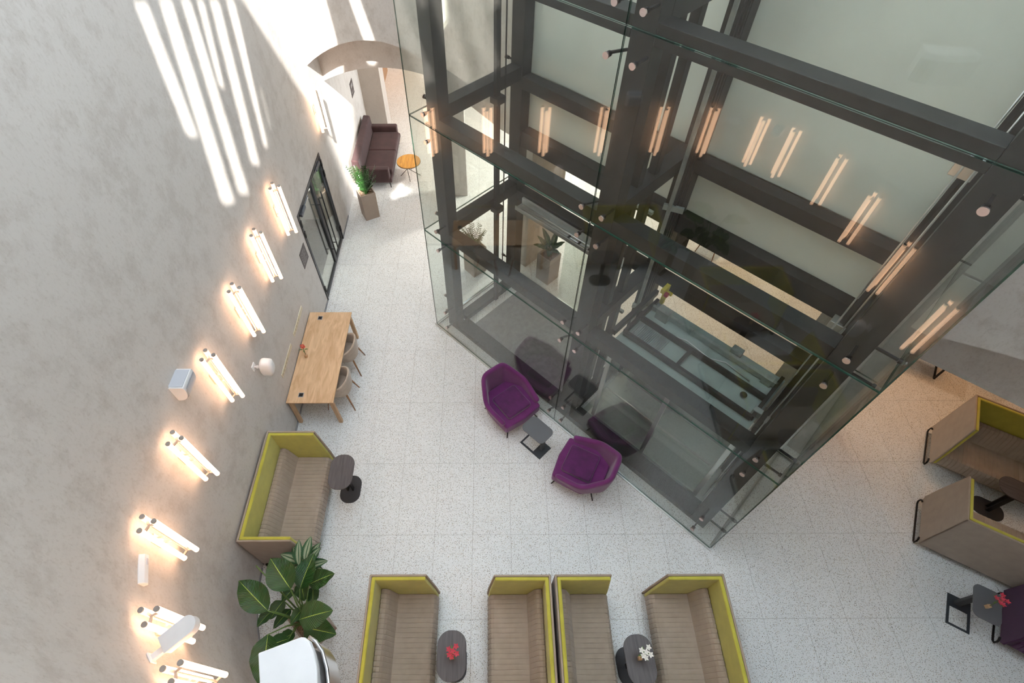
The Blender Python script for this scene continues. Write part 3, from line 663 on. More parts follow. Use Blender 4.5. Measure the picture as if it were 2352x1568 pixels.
def side_table(label, loc, rz):
    t = thing('laptop_table', label, 'table', loc, rz, 'small grey side tables')
    MB().prism(rrect(.47, .34, .085, 6), .57, .588).build('table_top', TGREY, t, bevel=.003)
    p = MB(); o = rrect(.46, .30, .012, 2); x0, x1, y0, y1 = -.23, .23, -.15, .15
    p.box((x0, y0, 0), (-.20, y1, .01)).box((-.20, y0, 0), (.05, y0+.035, .01)).box((-.20, y1-.035, 0), (.05, y1, .01)).box((.05, y0, 0), (x1, y1, .01))
    p.build('base_frame', mat('slate_base', (.045, .055, .065), .5) if 'slate_base' not in bpy.data.materials else bpy.data.materials['slate_base'], t)
    MB().box((.08, .02, .01), (.13, .10, .57)).build('post', mat('slate_post', (.05, .055, .06), .5), t, bevel=.004)
    return t
st1 = side_table('small grey rounded side table between the two purple armchairs', (.755, 4.17, 0), -PI/4)
st1.children[1].location = (.02, -.03, 0)
dup(st1, (6.72, 1.50, 0), math.radians(59), 'small dark grey side table with a pink flower beside the purple sofa', 'small grey side tables')

# ------------------------------------------------------------------ tub shells (armchairs and desk chairs)
def tub(t, pts, z0, shrink, th, m, name='shell', lean=.0):
    """pts: [(x, y, ztop)] open at the front; lofted curved wall with thickness"""
    n = len(pts); mb = MB(); rows = 6; cx = sum(p[0] for p in pts)/n; cy = sum(p[1] for p in pts)/n
    nm = []
    for i in range(n):
        a = Vector(pts[max(i-1, 0)][:2]); b = Vector(pts[min(i+1, n-1)][:2]); d = (b-a).normalized(); nm.append(Vector((d.y, -d.x)))
    if nm[n//2].dot(Vector((pts[n//2][0]-cx, pts[n//2][1]-cy))) < 0: nm = [-q for q in nm]
    def P(i, f, inner):
        x, y, zt = pts[i]; k = shrink + (1-shrink)*(f**.6); z = z0 + (zt-z0)*f
        q = Vector((cx + (x-cx)*k, cy + (y-cy)*k)) - nm[i]*(th if inner else 0)
        return (q.x, q.y, z)
    vs = [P(i, r/rows, False) for i in range(n) for r in range(rows+1)] + [P(i, r/rows, True) for i in range(n) for r in range(rows+1)]
    R1 = rows+1; O = n*R1; fs = []
    for i in range(n-1):
        for r in range(rows):
            fs.append((i*R1+r, (i+1)*R1+r, (i+1)*R1+r+1, i*R1+r+1)); fs.append((O+i*R1+r, O+i*R1+r+1, O+(i+1)*R1+r+1, O+(i+1)*R1+r))
        fs.append((i*R1+rows, (i+1)*R1+rows, O+(i+1)*R1+rows, O+i*R1+rows)); fs.append((i*R1, O+i*R1, O+(i+1)*R1, (i+1)*R1))
    for i in (0, n-1):
        for r in range(rows): fs.append((i*R1+r, i*R1+r+1, O+i*R1+r+1, O+i*R1+r))
    mb.add(vs, fs)
    return mb.build(name, m, t, smooth=True, sub=1)
def armchair(label, loc, rz):
    t = thing('lounge_armchair', label, 'armchair', loc, rz, 'purple lounge armchairs')
    key = [(.42, .34, .48), (.485, -.16, .60), (.25, -.56, .88), (-.25, -.56, .88), (-.485, -.16, .60), (-.42, .34, .48)]
    pts = []
    for (a0, b0) in zip(key[:-1], key[1:]):
        for k in range(5):
            f = k/5; pts.append(tuple(p + (q-p)*f for p, q in zip(a0, b0)))
    pts.append(key[-1])
    pts = [tuple((pts[max(i-1, 0)][c] + pts[i][c]*2 + pts[min(i+1, len(pts)-1)][c])/4 for c in range(3)) for i in range(len(pts))]
    tub(t, pts, .22, .78, .085, PURP, 'back_shell')
    sb = [(.38, .36), (.40, .1), (.40, -.16), (.22, -.42), (-.22, -.42), (-.40, -.16), (-.40, .1), (-.38, .36), (0, .40)]
    MB().prism(sb, .22, .41).build('seat_base', PURP, t, bevel=.03, seg=3)
    MB().prism([(x, y+.02) for x, y in rrect(.50, .50, .05, 4)], .40, .485).build('seat_cushion', PURPV, t, bevel=.028, seg=3)
    for x, y in ((.30, .30), (-.30, .30), (.26, -.32), (-.26, -.32)):
        MB().tube([(x*.8, y*.8, .23), (x*1.15, y*1.15, 0)], .011, 8).build('leg', BLACK, t, smooth=True)
    return t
ac = armchair('purple lounge armchair with high angled back, left of the small grey table', (.33, 4.80, 0), math.radians(-53-90))
dup(ac, (1.45, 3.62, 0), math.radians(152-90), 'purple lounge armchair facing left, right of the small grey table by the glass corner', 'purple lounge armchairs')

def desk_chair(label, loc, rz):
    t = thing('desk_chair', label, 'chair', loc, rz, 'beige tub chairs at the desk')
    half = [(.265, .16, .60), (.275, .04, .66), (.265, -.10, .72), (.20, -.22, .80), (.10, -.265, .83)]
    pts = half + [(0, -.275, .835)] + [(-x, y, z) for x, y, z in reversed(half)]
    tub(t, pts, .42, .86, .04, BEIGE, 'back_shell')
    MB().prism(rrect(.46, .46, .16, 6), .42, .475).build('seat', BEIGE, t, bevel=.02, seg=3)
    for x, y in ((.16, .16), (-.16, .16), (.17, -.17), (-.17, -.17)):
        MB().tube([(x, y, .43), (x*1.45, y*1.5, 0)], [.018, .011], 8).build('leg', WALN, t, smooth=True)
    return t
ch = desk_chair('beige tub chair with walnut legs at the far half of the oak desk', (-2.76, 5.88, 0), PI/2)
dup(ch, (-2.76, 5.13, 0), PI/2, 'beige tub chair with walnut legs at the near half of the oak desk', 'beige tub chairs at the desk')

# ------------------------------------------------------------------ desk
dk = thing('oak_desk', 'long oak desk with two black power sockets against the left wall', 'desk', (-3.085, 5.605, 0))
MB().box((-.40, -1.0, .725), (.40, 1.0, .75)).build('desk_top', OAK, dk, bevel=.003)
MB().box((-.36, -.96, .66), (-.33, .96, .725)).box((.30, -.96, .66), (.33, .96, .725)).box((-.33, -.96, .66), (.30, -.93, .725)).box((-.33, .93, .66), (.30, .96, .725)).build('apron', OAKL, dk)
for x, y in ((.345, .95), (.345, -.95), (-.345, .95), (-.345, -.95)):
    MB().bar((x, y, .725), (x*1.05, y*1.0, 0), .065, .055).build('leg', OAKL, dk, bevel=.006)
for x, y in ((-.175, .855), (-.175, -.845)):
    g = MB().box((x-.045, y-.045, .75), (x+.045, y+.045, .754)).build('power_socket', mat('socket_rim', (.35, .35, .36), .4) if 'socket_rim' not in bpy.data.materials else bpy.data.materials['socket_rim'], dk)
    MB().box((x-.033, y-.033, .754), (x+.033, y+.033, .756)).build('socket_flap', BLACK, g)

# flowers
def flower(label, loc, petals_m, style, rz=0, group='cut flowers in small wooden vases'):
    t = thing('flower_vase', label, 'vase', loc, rz, group)
    MB().box((-.022, -.022, 0), (.022, .022, .07)).build('vase', OAKL, t, bevel=.004)
    h = .26
    if style == 'far': tip = Vector((.0, .02, h)); spots_ = [(-.02, .0), (.02, .01), (0, .03), (0, -.02), (.03, -.01), (-.03, .02)]
    else: tip = Vector((.03, .04, h)); spots_ = [(-.05, .02), (.04, .05), (.05, -.03), (-.01, -.06), (-.04, -.04), (.0, .0)]
    MB().tube([(0, 0, .06), (tip.x*.4, tip.y*.4, .16), tuple(tip)], .004, 6).build('stem', STEM, t, smooth=True)
    for k in range(4):
        a = k*1.7; m = MB(); d = Vector((math.cos(a), math.sin(a), .3)); s = Vector((-math.sin(a), math.cos(a), 0))
        b = Vector((tip.x*.7, tip.y*.7, .2)); m.add([b, b+d*.045+s*.014, b+d*.09-Vector((0, 0, .01)), b+d*.045-s*.014], [(0, 1, 2, 3)]); m.build('leaf', STEM, t)
    for k, (dx, dy) in enumerate(spots_):
        m = MB(); c = tip + Vector((dx, dy, .01*(k % 3)))
        r = .022 if style == 'far' else .034
        for q in range(5):
            a = q*2*PI/5 + k; d = Vector((math.cos(a), math.sin(a), .35)); s = Vector((-math.sin(a), math.cos(a), 0))
            m.add([c, c+d*r*.6+s*r*.38, c+d*r*1.15, c+d*r*.6-s*r*.38], [(0, 1, 2, 3)])
        m.build('blossom', petals_m, t)
    return t
GF = 'cut flowers in small wooden vases'
flower('red flower in a small wooden vase on the oak desk', (-3.33, 5.56, .75), REDF, 'far')
flower('red flower in a small vase on the dark oblong table, bottom left', (-.53, .89, .722), PINKF, 'near')
flower('white flowers in a small wooden vase on the dark oblong table', (1.85, .87, .722), WHF, 'near')
flower('pink flower in a small wooden vase on the grey side table by the purple sofa', (6.68, 1.47, .588), PINKF, 'near')

# ------------------------------------------------------------------ planters and plants
def planter(label, loc, rz, s=.36, h=.72):
    t = thing('square_planter', label, 'planter', loc, rz, 'tall square taupe planters')
    m = MB(); a = s/2; b = a*.97; i = a-.022
    def ring(r, z): return [(-r, -r, z), (r, -r, z), (r, r, z), (-r, r, z)]
    vs = ring(b, 0) + ring(a, h) + ring(i, h) + ring(i, h-.10)
    fs = [(3, 2, 1, 0)] + [(4*k+j, 4*k+(j+1) % 4, 4*k+4+(j+1) % 4, 4*k+4+j) for k in range(3) for j in range(4)]
    m.add(vs, fs); m.build('pot', POT, t, bevel=.004)
    g = MB(); nn = 8
    vs = [(-i+.001+2*(i-.001)*x/nn, -i+.001+2*(i-.001)*y/nn, h-.05+random.uniform(-.012, .012)) for y in range(nn+1) for x in range(nn+1)]
    g.add(vs, [(y*(nn+1)+x, y*(nn+1)+x+1, (y+1)*(nn+1)+x+1, (y+1)*(nn+1)+x) for y in range(nn) for x in range(nn)])
    g.build('bark_mulch', SOIL, t); return t
GP = 'tall square taupe planters'
pA = planter('tall taupe square planter with a feathery plant, in front of the brown sofa', (-2.96, 10.36, 0), math.radians(28))
dup(pA, (-2.47, 1.34, 0), PI/4, 'taupe square planter at the bottom left, holding the big banana-leaved plant', GP)
dup(pA, (-2.70, 2.02, 0), PI/4+.05, 'taupe square planter tucked beside the wall sofa, behind the big-leaved plant', GP)
dup(pA, (-.36, 8.46, 0), math.radians(40), 'taupe square planter seen through the glass tower, left one behind the shaft', GP)
dup(pA, (1.22, 8.22, 0), math.radians(45), 'taupe square planter seen through the glass tower, right one behind the shaft', GP)

def leaf_obj(parent, base, tip, width, m, name='leaf', fold=.18, droop=.10, roll=0, blunt=.55):
    base = Vector(base); tip = Vector(tip); ax = tip-base; L = ax.length; a = ax.normalized()
    side = a.cross(Vector((0, 0, 1))); side = side.normalized() if side.length > 1e-3 else Vector((1, 0, 0)); up = side.cross(a)
    if roll: q = Matrix.Rotation(roll, 3, a); side = q @ side; up = q @ up
    nl, nw = 14, 6; vs = []; uvs = []
    for i in range(nl+1):
        f = i/nl; wd = width/2*(math.sin(PI*min(1, f**.80))**.80 if 0 < f < 1 else 0.0)
        if i == 0: wd = width*.04
        if i == nl: wd = width*.01
        for k in range(nw+1):
            s = -1 + 2*k/nw
            p = base + a*L*f + side*wd*s + up*(abs(s)*wd*fold*2*(1-f*.4) - droop*L*f*f + .02*L*math.sin(f*PI)) + up*(.012*width/.3*math.sin(f*22+s*3)*abs(s))
            vs.append(p); uvs.append((k/nw, f*L/.5))
    fs = [(i*(nw+1)+k, i*(nw+1)+k+1, (i+1)*(nw+1)+k+1, (i+1)*(nw+1)+k) for i in range(nl) for k in range(nw)]
    me = bpy.data.meshes.new(name); me.from_pydata([tuple(v) for v in vs], [], fs); me.materials.append(m)
    ul = me.uv_layers.new(name='UVMap')
    for lp in me.loops: ul.data[lp.index].uv = uvs[lp.vertex_index]
    for p in me.polygons: p.use_smooth = True
    o = bpy.data.objects.new(name, me); COL.objects.link(o); o.parent = parent
    return o
def big_plant(label, name, cat, loc, leaves, m, stemr=.008, sm=STEM, extra=None, h=.67):
    t = thing(name, label, cat, (loc[0], loc[1], 0)); L0 = Vector((loc[0], loc[1], 0))
    for k, (b, tp, wd) in enumerate(leaves):
        b = Vector(b)-L0; tp = Vector(tp)-L0
        root = Vector((random.uniform(-.05, .05), random.uniform(-.05, .05), h))
        mid = root.lerp(b, .5) + Vector((0, 0, .12))
        s = MB().tube([root, mid, b], [stemr*1.3, stemr, stemr*.7], 6).build('leaf_stem', sm, t, smooth=True)
        leaf_obj(t, b, tp, wd, m)
    if extra: extra(t)
    return t
BL = [((-2.71, 1.3, 1.48), (-3.14, 1.63, 1.55), 0.33), ((-2.49, 1.54, 1.48), (-2.80, 1.88, 1.58), 0.36), ((-2.47, 1.60, 1.20), (-2.34, 1.99, 1.36), 0.27), ((-2.41, 1.69, 1.05), (-2.09, 1.80, 1.16), 0.25),
 ((-2.34, 1.22, 1.38), (-1.95, 1.31, 1.46), 0.33), ((-2.36, 1.18, 1.08), (-1.94, 1.10, 1.18), 0.30), ((-2.68, 1.06, 1.38), (-2.60, .52, 1.44), 0.32), ((-2.71, 1.50, 1.02), (-2.80, 1.28, 1.12), 0.19),
 ((-2.63, 1.42, .92), (-2.77, 1.19, 1.02), 0.15), ((-2.73, 1.33, 1.30), (-2.82, 1.15, 1.42), 0.14), ((-2.45, 1.42, .98), (-2.54, 1.23, 1.08), 0.15), ((-2.55, 1.07, 1.0), (-2.77, .97, 1.14), 0.18), ((-2.53, 1.16, .9), (-2.66, 1.02, 1.04), 0.16),
 ((-2.58, 1.76, .86), (-2.47, 1.52, .96), 0.20), ((-2.66, 1.65, .92), (-2.73, 1.50, 1.02), 0.15), ((-2.42, 1.71, .83), (-2.36, 1.46, .9), 0.18)]
def ex(t):
    MB().tube([(-.03, .02, .67), (-.22, .22, 1.25), (-.46, .44, 1.62)], [.012, .010, .007], 6).build('cut_stem', STEM, t, smooth=True)
big_plant('large banana-leaved green plant in the taupe planter, bottom left', 'banana_leaf_plant', 'plant', (-2.47, 1.34), BL, GREENM, .010, STEM, ex)
VL = [((-2.60, 1.93, 1.03), (-2.66, 2.25, 1.10), 0.13), ((-2.52, 1.97, 1.08), (-2.49, 2.28, 1.15), 0.14), ((-2.64, 2.01, 0.9), (-2.90, 2.09, 1.0), 0.15), ((-2.52, 1.97, 0.95), (-2.37, 2.17, 1.02), 0.14), ((-2.53, 1.96, 0.85), (-2.27, 2.02, 0.93), 0.14), ((-2.63, 2.01, 0.8), (-2.86, 2.00, 0.88), 0.13), ((-2.54, 1.96, 0.78), (-2.34, 1.93, 0.82), 0.13), ((-2.62, 1.97, .84), (-2.78, 1.84, .9), .13), ((-2.60, 2.0, .98), (-2.76, 2.20, 1.0), .13), ((-2.55, 1.98, .9), (-2.42, 2.28, .9), .13)]
big_plant('variegated pale-striped plant between the wall sofa and the banana-leaved plant', 'variegated_plant', 'plant', (-2.70, 2.02), VL, VARM, .006)
def zz_plant(label, loc, seed, nst=16, hh=.62, sp=.30, stuffleaf=.105):
    rnd = random.Random(seed); t = thing('zamioculcas_plant', label, 'plant', (loc[0], loc[1], 0), 0, 'feathery upright potted plants')
    for k in range(nst):
        a = rnd.uniform(0, 2*PI); ln = rnd.uniform(.55, 1)*hh; out = rnd.uniform(.25, 1)*sp
        p0 = Vector((math.cos(a)*.06, math.sin(a)*.06, .67)); p2 = p0 + Vector((math.cos(a)*out, math.sin(a)*out, ln)); p1 = p0.lerp(p2, .5) + Vector((-math.cos(a)*.04, -math.sin(a)*.04, .05))
        m = MB(); m.tube([p0, p1, p2], [.009, .007, .003], 5)
        nlf = 10
        sd = Vector((-math.sin(a), math.cos(a), 0))
        for i in range(nlf):
            f = .22 + .78*i/nlf; c = p0*(1-f)**2 + p1*2*f*(1-f) + p2*f*f
            tdir = (p2-p0).normalized()
            for s in (-1, 1):
                d = (sd*s + tdir*.45 + Vector((rnd.uniform(-.15, .15), rnd.uniform(-.15, .15), rnd.uniform(-.1, .25)))).normalized(); L = stuffleaf*(1.05-.4*f); wv = d.cross(Vector((math.cos(a), math.sin(a), .2))).normalized()*L*.17; nu = d.cross(wv).normalized()*L*.08
                m.add([c, c+d*L*.35+wv, c+d*L*.75+wv*.8, c+d*L, c+d*L*.75-wv*.8, c+d*L*.35-wv, c+d*L*.5-nu], [(0, 1, 6), (1, 2, 6), (2, 3, 6), (3, 4, 6), (4, 5, 6), (5, 0, 6)])
        m.build('frond', ZZM, t)
    return t
zz_plant('feathery green plant in the taupe planter in front of the brown sofa', (-2.96, 10.36), 3, 20, .72, .34)
zz_plant('feathery green plant seen through the glass, left behind the tower', (-.36, 8.46), 5, 18, .62, .26)
PL5 = [((1.22, 8.25, .85), (1.08, 8.55, 1.15), .13), ((1.27, 8.25, .85), (1.38, 8.55, 1.1), .13), ((1.17, 8.2, .85), (.88, 8.25, .98), .14), ((1.17, 8.26, .8), (.98, 8.42, 1.05), .13), ((1.27, 8.2, .85), (1.52, 8.3, 1.0), .13), ((1.22, 8.2, .8), (1.17, 7.95, .95), .13), ((1.25, 8.22, .8), (1.4, 8.05, .9), .12)]
big_plant('short broad-leaved plant in a planter behind the glass tower', 'broad_leaved_plant', 'plant', (1.22, 8.22), PL5, GREENM, .005)
# palm behind the right-hand arch
def palm(label, loc):
    t = thing('palm_plant', label, 'plant', (loc[0], loc[1], 0))
    MB().prism(rrect(.4, .4, .04, 3), 0, .5).build('pot', BLACK, t, bevel=.01)
    rnd = random.Random(4)
    for k in range(16):
        a = k*2.4; ln = rnd.uniform(.5, .8); p0 = Vector((0, 0, .5)); p2 = p0 + Vector((math.cos(a)*ln, math.sin(a)*ln, rnd.uniform(.5, 1.0))); p1 = p0.lerp(p2, .5)+Vector((0, 0, .3)); m = MB(); m.tube([p0, p1, p2], .006, 5)
        for i in range(12):
            f = .3+.7*i/12; c = p0*(1-f)**2 + p1*2*f*(1-f) + p2*f*f; td = (p2-p1).normalized(); sd = td.cross(Vector((0, 0, 1))).normalized()
            for s in (-1, 1):
                d = (td*.6+sd*s).normalized(); m.add([c, c+d*.1+td*.015, c+d*.22-Vector((0, 0, .04)), c+d*.1-td*.015], [(0, 1, 2, 3)])
        m.build('frond', mat('dark_palm', (.02, .03, .015), .6) if 'dark_palm' not in bpy.data.materials else bpy.data.materials['dark_palm'], t)
    return t
palm('dark feathery palm just showing under the right-hand arch edge', (9.85, 5.75))

# ------------------------------------------------------------------ brown sofa and round table in the alcove
bs = thing('velvet_sofa', 'brown velvet two-seat sofa with thin black legs inside the arch', 'sofa', (-3.46, 12.42, 0))
MB().box((.0, -1.05, .18), (.95, 1.05, .30)).build('base', BROWN, bs, bevel=.03, seg=3)
for s in (-1, 1): MB().box((.24, min(0, s*.86)+.004*s, .30), (.96, max(0, s*.86)-.0, .45)).build('seat_cushion', BROWN, bs, bevel=.04, seg=3)
MB().add([(0, -1.05, .2), (.26, -1.05, .2), (.20, -1.05, .82), (.02, -1.05, .84), (0, 1.05, .2), (.26, 1.05, .2), (.20, 1.05, .82), (.02, 1.05, .84)], [(0,1,2,3),(7,6,5,4),(0,4,5,1),(1,5,6,2),(2,6,7,3),(3,7,4,0)]).build('back_rest', BROWN, bs, bevel=.04, seg=3)
for s in (-1, 1): MB().box((.1, .88 if s > 0 else -1.06, .2), (.90, 1.06 if s > 0 else -.88, .58)).build('arm', BROWN, bs, bevel=.04, seg=3)
for x, y in ((.12, .95), (.12, -.95), (.86, .95), (.86, -.95)): MB().tube([(x, y, .2), (x*1.03, y*1.03, 0)], .012, 8).build('leg', BLACK, bs, smooth=True)
rt = thing('round_table', 'round amber wood table on thin black crossed legs by the brown sofa', 'table', (-2.12, 11.92, 0))
for i in range(6):
    x0, x1 = -.30+.1*i, -.30+.1*(i+1); pts = []
    xs = [x0+.0015+(x1-x0-.003)*k/6 for k in range(7)]
    up = [(x, math.sqrt(max(0, .0905-x*x))) for x in xs]; pts = up + [(x, -y) for x, y in reversed(up) if y > 1e-4]
    MB().prism(pts, .43, .452).build('top_plank', PLANK, rt)
MB().tube([(.30*math.cos(a), .30*math.sin(a), .425) for a in [2*PI*k/24 for k in range(25)]], .008, 6).build('rim', BLACK, rt, smooth=True)
for k in range(4):
    a = k*PI/2+.6; MB().tube([(.22*math.cos(a), .22*math.sin(a), .42), (.26*math.cos(a+2.6), .26*math.sin(a+2.6), .008)], .007, 6).build('leg', BLACK, rt, smooth=True)

# low dark bench under the right arch
bn = thing('low_bench', 'low black bench on the floor behind the glass corner under the right arch', 'bench', (8.10, 5.95, 0), math.radians(-34))
MB().box((-.6, -.22, .36), (.55, .22, .40)).build('top', mat('bench_top', (.05, .05, .06), .5), bn, bevel=.004)
for x in (-.55, .5): MB().box((x-.015, -.2, 0), (x+.015, -.17, .36)).box((x-.015, .17, 0), (x+.015, .2, .36)).box((x-.015, -.17, 0), (x+.015, .17, .02)).build('leg', BLACK, bn)
st = thing('side_chair', 'slim wooden-legged chair seen through the rear of the glass tower', 'chair', (5.02, 8.93, 0), math.radians(-59))
MB().prism(rrect(.44, .44, .12, 5), .42, .48).build('seat', BLACK, st, bevel=.015)
for x, y in ((.18, .18), (-.18, .18), (.18, -.18), (-.18, -.18)): MB().tube([(x, y, .43), (x*1.35, y*1.35, 0)], [.016, .010], 8).build('leg', WALN, st, smooth=True)
MB().box((-.2, -.22, .48), (.2, -.18, .8)).build('back', BLACK, st, bevel=.015)
dp = big_plant('dark broad-leaved plant behind the rear glass of the tower', 'dark_leaf_plant', 'plant', (4.25, 9.1), [((4.25, 9.1, 1.1), (4.25+.45*math.cos(a), 9.1+.45*math.sin(a), 1.1+.15*math.sin(3*a)), .2) for a in [k*.9 for k in range(7)]], GREENM, .008)
MB().prism(rrect(.34, .34, .03, 3), 0, .68).build('pot', BLACK, dp, bevel=.01)

# ------------------------------------------------------------------ wall devices
# curved white uplight
ul = thing('curved_uplight', 'curved white wall uplight with grey front, left of the wall lamps', 'wall light', (-3.5, 3.20, 3.42))
q = [(.0, .0)] + [(.17*math.sin(a), .24-.24*math.cos(a)) for a in [PI/2*k/8 for k in range(1, 9)]] + [(0, .24)]
def xz_prism(mb, poly, y0, y1, mi=0):
    n = len(poly); vs = [(p[0], y0, p[1]) for p in poly]+[(p[0], y1, p[1]) for p in poly]
    return mb.add(vs, [tuple(range(n)), tuple(range(2*n-1, n-1, -1))]+[(i, (i+1) % n, n+(i+1) % n, n+i) for i in range(n)], mi)
q = [(0, 0), (.03, -.0)] + [(.03+.14*math.sin(a), .22*(1-math.cos(a))) for a in [PI/2*k/8 for k in range(1, 9)]] + [(.16, .25), (0, .25)]
xz_prism(MB(), q, -.13, .13).build('housing', WHITE, ul, bevel=.004)
q2 = [(.034+.142*math.sin(a), .22*(1-math.cos(a))-.002) for a in [PI/2*k/8 for k in range(0, 9)]]
m = MB(); n = len(q2)
m.add([(x, -.11, z) for x, z in q2]+[(x, .11, z) for x, z in q2]+[(x+.006, -.11, z) for x, z in q2]+[(x+.006, .11, z) for x, z in q2], [(i, i+1, n+i+1, n+i) for i in range(n-1)]+[(2*n+i, 3*n+i, 3*n+i+1, 2*n+i+1) for i in range(n-1)]+[(i, 2*n+i, 2*n+i+1, i+1) for i in range(n-1)]+[(n+i, n+i+1, 3*n+i+1, 3*n+i) for i in range(n-1)])
m.build('front_grille', LGREY, ul)
MB().box((0, -.11, .252), (.15, .11, .258)).build('top_grille', LGREY, ul)
# loudspeakers
def speaker(label, loc, rz):
    t = thing('wall_loudspeaker', label, 'loudspeaker', loc, rz, 'rounded white wall loudspeakers')
    MB().box((0, -.05, -.05), (.015, .05, .06)).build('wall_plate', WHITE, t, bevel=.004)
    MB().tube([(.015, 0, 0), (.10, 0, .0)], .014, 8).ball((.06, 0, 0), .026).build('swivel_arm', WHITE, t, smooth=True)
    Mt = Matrix.Translation((.20, 0, 0)) @ Matrix.Rotation(math.radians(10), 4, 'Y')
    m = MB(); secs = ((-.155, .055), (-.145, .082), (-.06, .100), (.03, .102), (.12, .088), (.15, .062), (.155, .03))
    pts = [[(x*r/.1, y*r/.1, z) for x, y in rrect(.20, .17, .06, 4)] for z, r in secs]; k = len(pts[0])
    m.add([p for s in pts for p in s], [(a*k+i, a*k+(i+1) % k, (a+1)*k+(i+1) % k, (a+1)*k+i) for a in range(len(secs)-1) for i in range(k)]+[tuple(range(k-1, -1, -1)), tuple((len(secs)-1)*k+i for i in range(k))], 0, Mt)
    m.build('cabinet', WHITE, t, smooth=True)
    return t
sp = speaker('rounded white loudspeaker on a swivel arm above the oak desk', (-3.5, 4.42, 2.10), 0)
dup(sp, (.55, -.2, 1.95), PI/2, 'rounded white loudspeaker on the end wall, seen only as a reflection in the glass', 'rounded white wall loudspeakers')
# flat detector box
a = math.radians(200.3); pz = thing('wall_detector', 'small flat white wedge-shaped detector on the plaster, left edge of the lamps', 'detector', (CXc+RC*math.cos(a)-.02*0, CYc+RC*math.sin(a), 3.14), a+PI)
q = [(0, 0), (.05, .0), (.075, .04), (.06, .20), (.03, .26), (0, .26)]
m = MB(); q = [(0, 0), (.045, 0), (.06, .03), (.05, .08), (.015, .11), (0, .11)]; xz_prism(m, q, -.14, .14); m.build('housing', WHITE, pz, bevel=.004)
MB().box((.05, .04, .03), (.060, .10, .06)).build('lens', LGREY, pz)
# swivel camera in front of a wall lamp
a = math.radians(221.5); cz_ = thing('security_camera', 'elongated white swivel camera hanging in front of a wall lamp at the lower left', 'camera', (CXc+RC*math.cos(a), CYc+RC*math.sin(a), 3.35), a+PI)
MB().box((0, -.03, -.06), (.15, .03, -.01)).box((0, -.05, -.08), (.02, .05, .02)).build('wall_bracket', WHITE, cz_, bevel=.01)
R3 = Matrix.Translation((.29, 0, .02)) @ Matrix.Rotation(math.radians(-2), 4, 'Z') @ Matrix.Rotation(math.radians(-8), 4, 'Y')
body = [(-.15, -.078), (.08, -.078)] + [(.08+.078*math.sin(t_), -.078*math.cos(t_)) for t_ in [PI*k/10 for k in range(1, 10)]] + [(.08, .078), (-.15, .078)]
MB().prism(body, -.04, .045, 0, R3).build('body', WHITE, cz_, bevel=.012, seg=3)
MB().prism([(x*1.03, y*1.0) for x, y in body], .046, .054, 0, R3).build('sun_shield', WMARB, cz_, bevel=.003)
for y in (-.036, .036): MB().disc((-.151, y, .0), .028, .012, (-1, 0, 0), 14, 0, R3).build('lens', LGREY, cz_)
# large near wedge-shaped fixture on the end wall
nf = thing('wedge_fixture', 'large white wedge-shaped wall fixture with curved chrome rim, cut by the bottom edge', 'wall fixture', (0, 0, 0))
fp = [(-1.175, .372), (-.975, .442), (-.955, .44), (-.93, .425), (-.895, .372), (-.868, .31), (-.852, .245), (-.842, .12), (-.842, -.04), (-.85, -.19), (-1.05, -.19), (-1.12, .20)]
MB().prism(fp, 5.44, 5.50).build('top_cover', WMARB, nf, bevel=.008, seg=3)
fpi = [(x*.995-.01, y-.02 if y > 0 else y) for x, y in fp]
MB().prism(fpi, 5.15, 5.44).build('body', WHITE, nf)
rim = [(-.955, .452), (-.915, .43), (-.872, .385), (-.835, .31), (-.812, .235), (-.80, .12), (-.80, -.04), (-.80, -.19)]
MB().tube([(x, y, 5.43) for x, y in rim], .009, 10).build('chrome_rim', CHROME, nf, smooth=True)
m = MB(); k = len(rim); m.add([(x, y, z) for z in (5.15, 5.42) for x, y in rim] + [(x-.006, y-.003, z) for z in (5.15, 5.42) for x, y in rim], [(i, i+1, k+i+1, k+i) for i in range(k-1)]+[(2*k+i, 3*k+i, 3*k+i+1, 2*k+i+1) for i in range(k-1)]); m.build('curved_lens', CHROME, nf, smooth=True)
MB().prism([(-.955, .44), (-.915, .42), (-.872, .375), (-.84, .30), (-.82, .235), (-.81, .12), (-.81, -.19), (-.86, -.19), (-.86, .24)], 5.15, 5.17).build('bottom_plate', BLACK, nf)
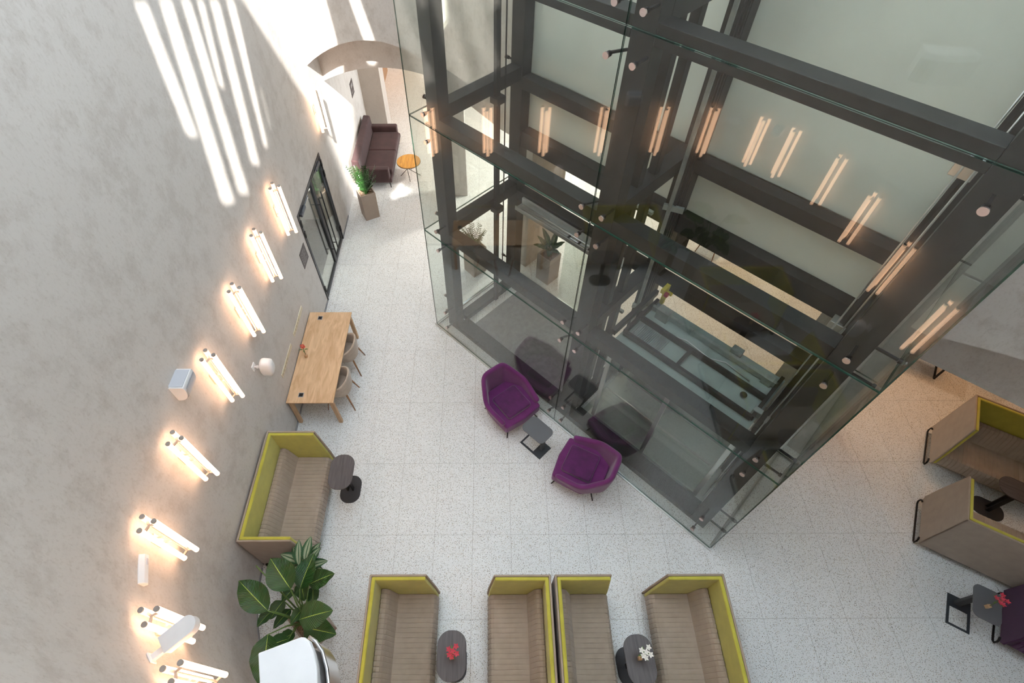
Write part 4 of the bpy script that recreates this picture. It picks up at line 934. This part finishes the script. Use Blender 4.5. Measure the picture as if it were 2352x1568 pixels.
# sockets strips on wall
for k, y in enumerate((6.02, 5.15)):
    t = thing('socket_strip', ('cream wall socket strip near the far end of the oak desk', 'cream wall socket strip beside the middle of the oak desk')[k], 'socket', (-3.5, y, 1.08), 0, 'cream wall socket strips')
    CREAM = bpy.data.materials.get('cream_plastic') or mat('cream_plastic', (.66, .60, .45), .5)
    MB().box((0, -.26, 0), (.012, .14, .085)).build('long_frame', CREAM, t, bevel=.003)
    MB().box((0, .15, 0), (.012, .40, .085)).build('short_frame', CREAM, t, bevel=.003)
    for i in range(5): MB().disc((.012, -.21+.076*i, .042), .026, .003, (1, 0, 0), 14).build('socket', mat('socket_face', (.5, .45, .33), .5) if 'socket_face' not in bpy.data.materials else bpy.data.materials['socket_face'], t)
# signs
sg = thing('door_sign', 'dark square sign with small printed lines beside the glass door', 'sign', (-3.5, 7.26, 1.42))
MB().box((0, -.17, 0), (.008, .17, .36)).build('plate', SIGN, sg, bevel=.002)
m = MB()
for r, row in enumerate(((.06, .16, .24), (.05, .12, .10), (.05, .09, .18), (.06, .2), (.05, .14, .09))):
    y = -.13
    for wd in row: m.box((.008, y, .30-.055*r), (.0088, y+wd*.9, .315-.055*r)); y += wd*.9+.02
    if y > .2: pass
tx = MB()
for r, row in enumerate(((.05, .13), (.04, .10, .06), (.05, .15), (.06, .09), (.04, .12, .05))):
    y = -.13
    for wd in row: tx.box((.0081, y, .29-.055*r), (.0088, y+wd, .303-.055*r)); y += wd+.02
tx.build('printed_lines', SIGNT, sg)
sg = thing('arch_sign', 'small dark sign on the passage wall beyond the arch', 'sign', (-3.5, 13.15, 1.55))
MB().box((0, -.16, 0), (.008, .16, .36)).build('plate', SIGN, sg, bevel=.002)
MB().box((.0081, -.08, .2), (.009, .08, .29)).box((.0081, -.1, .08), (.009, .1, .1)).build('printed_lines', SIGNT, sg)
# wooden panel deep in the passage
tag(MB().box((-3.55, 16.4, 0), (-3.38, 17.6, 2.3)).build('wood_panel', WALN), 'brown wooden wall panel deep in the passage beyond the arch', 'panel')
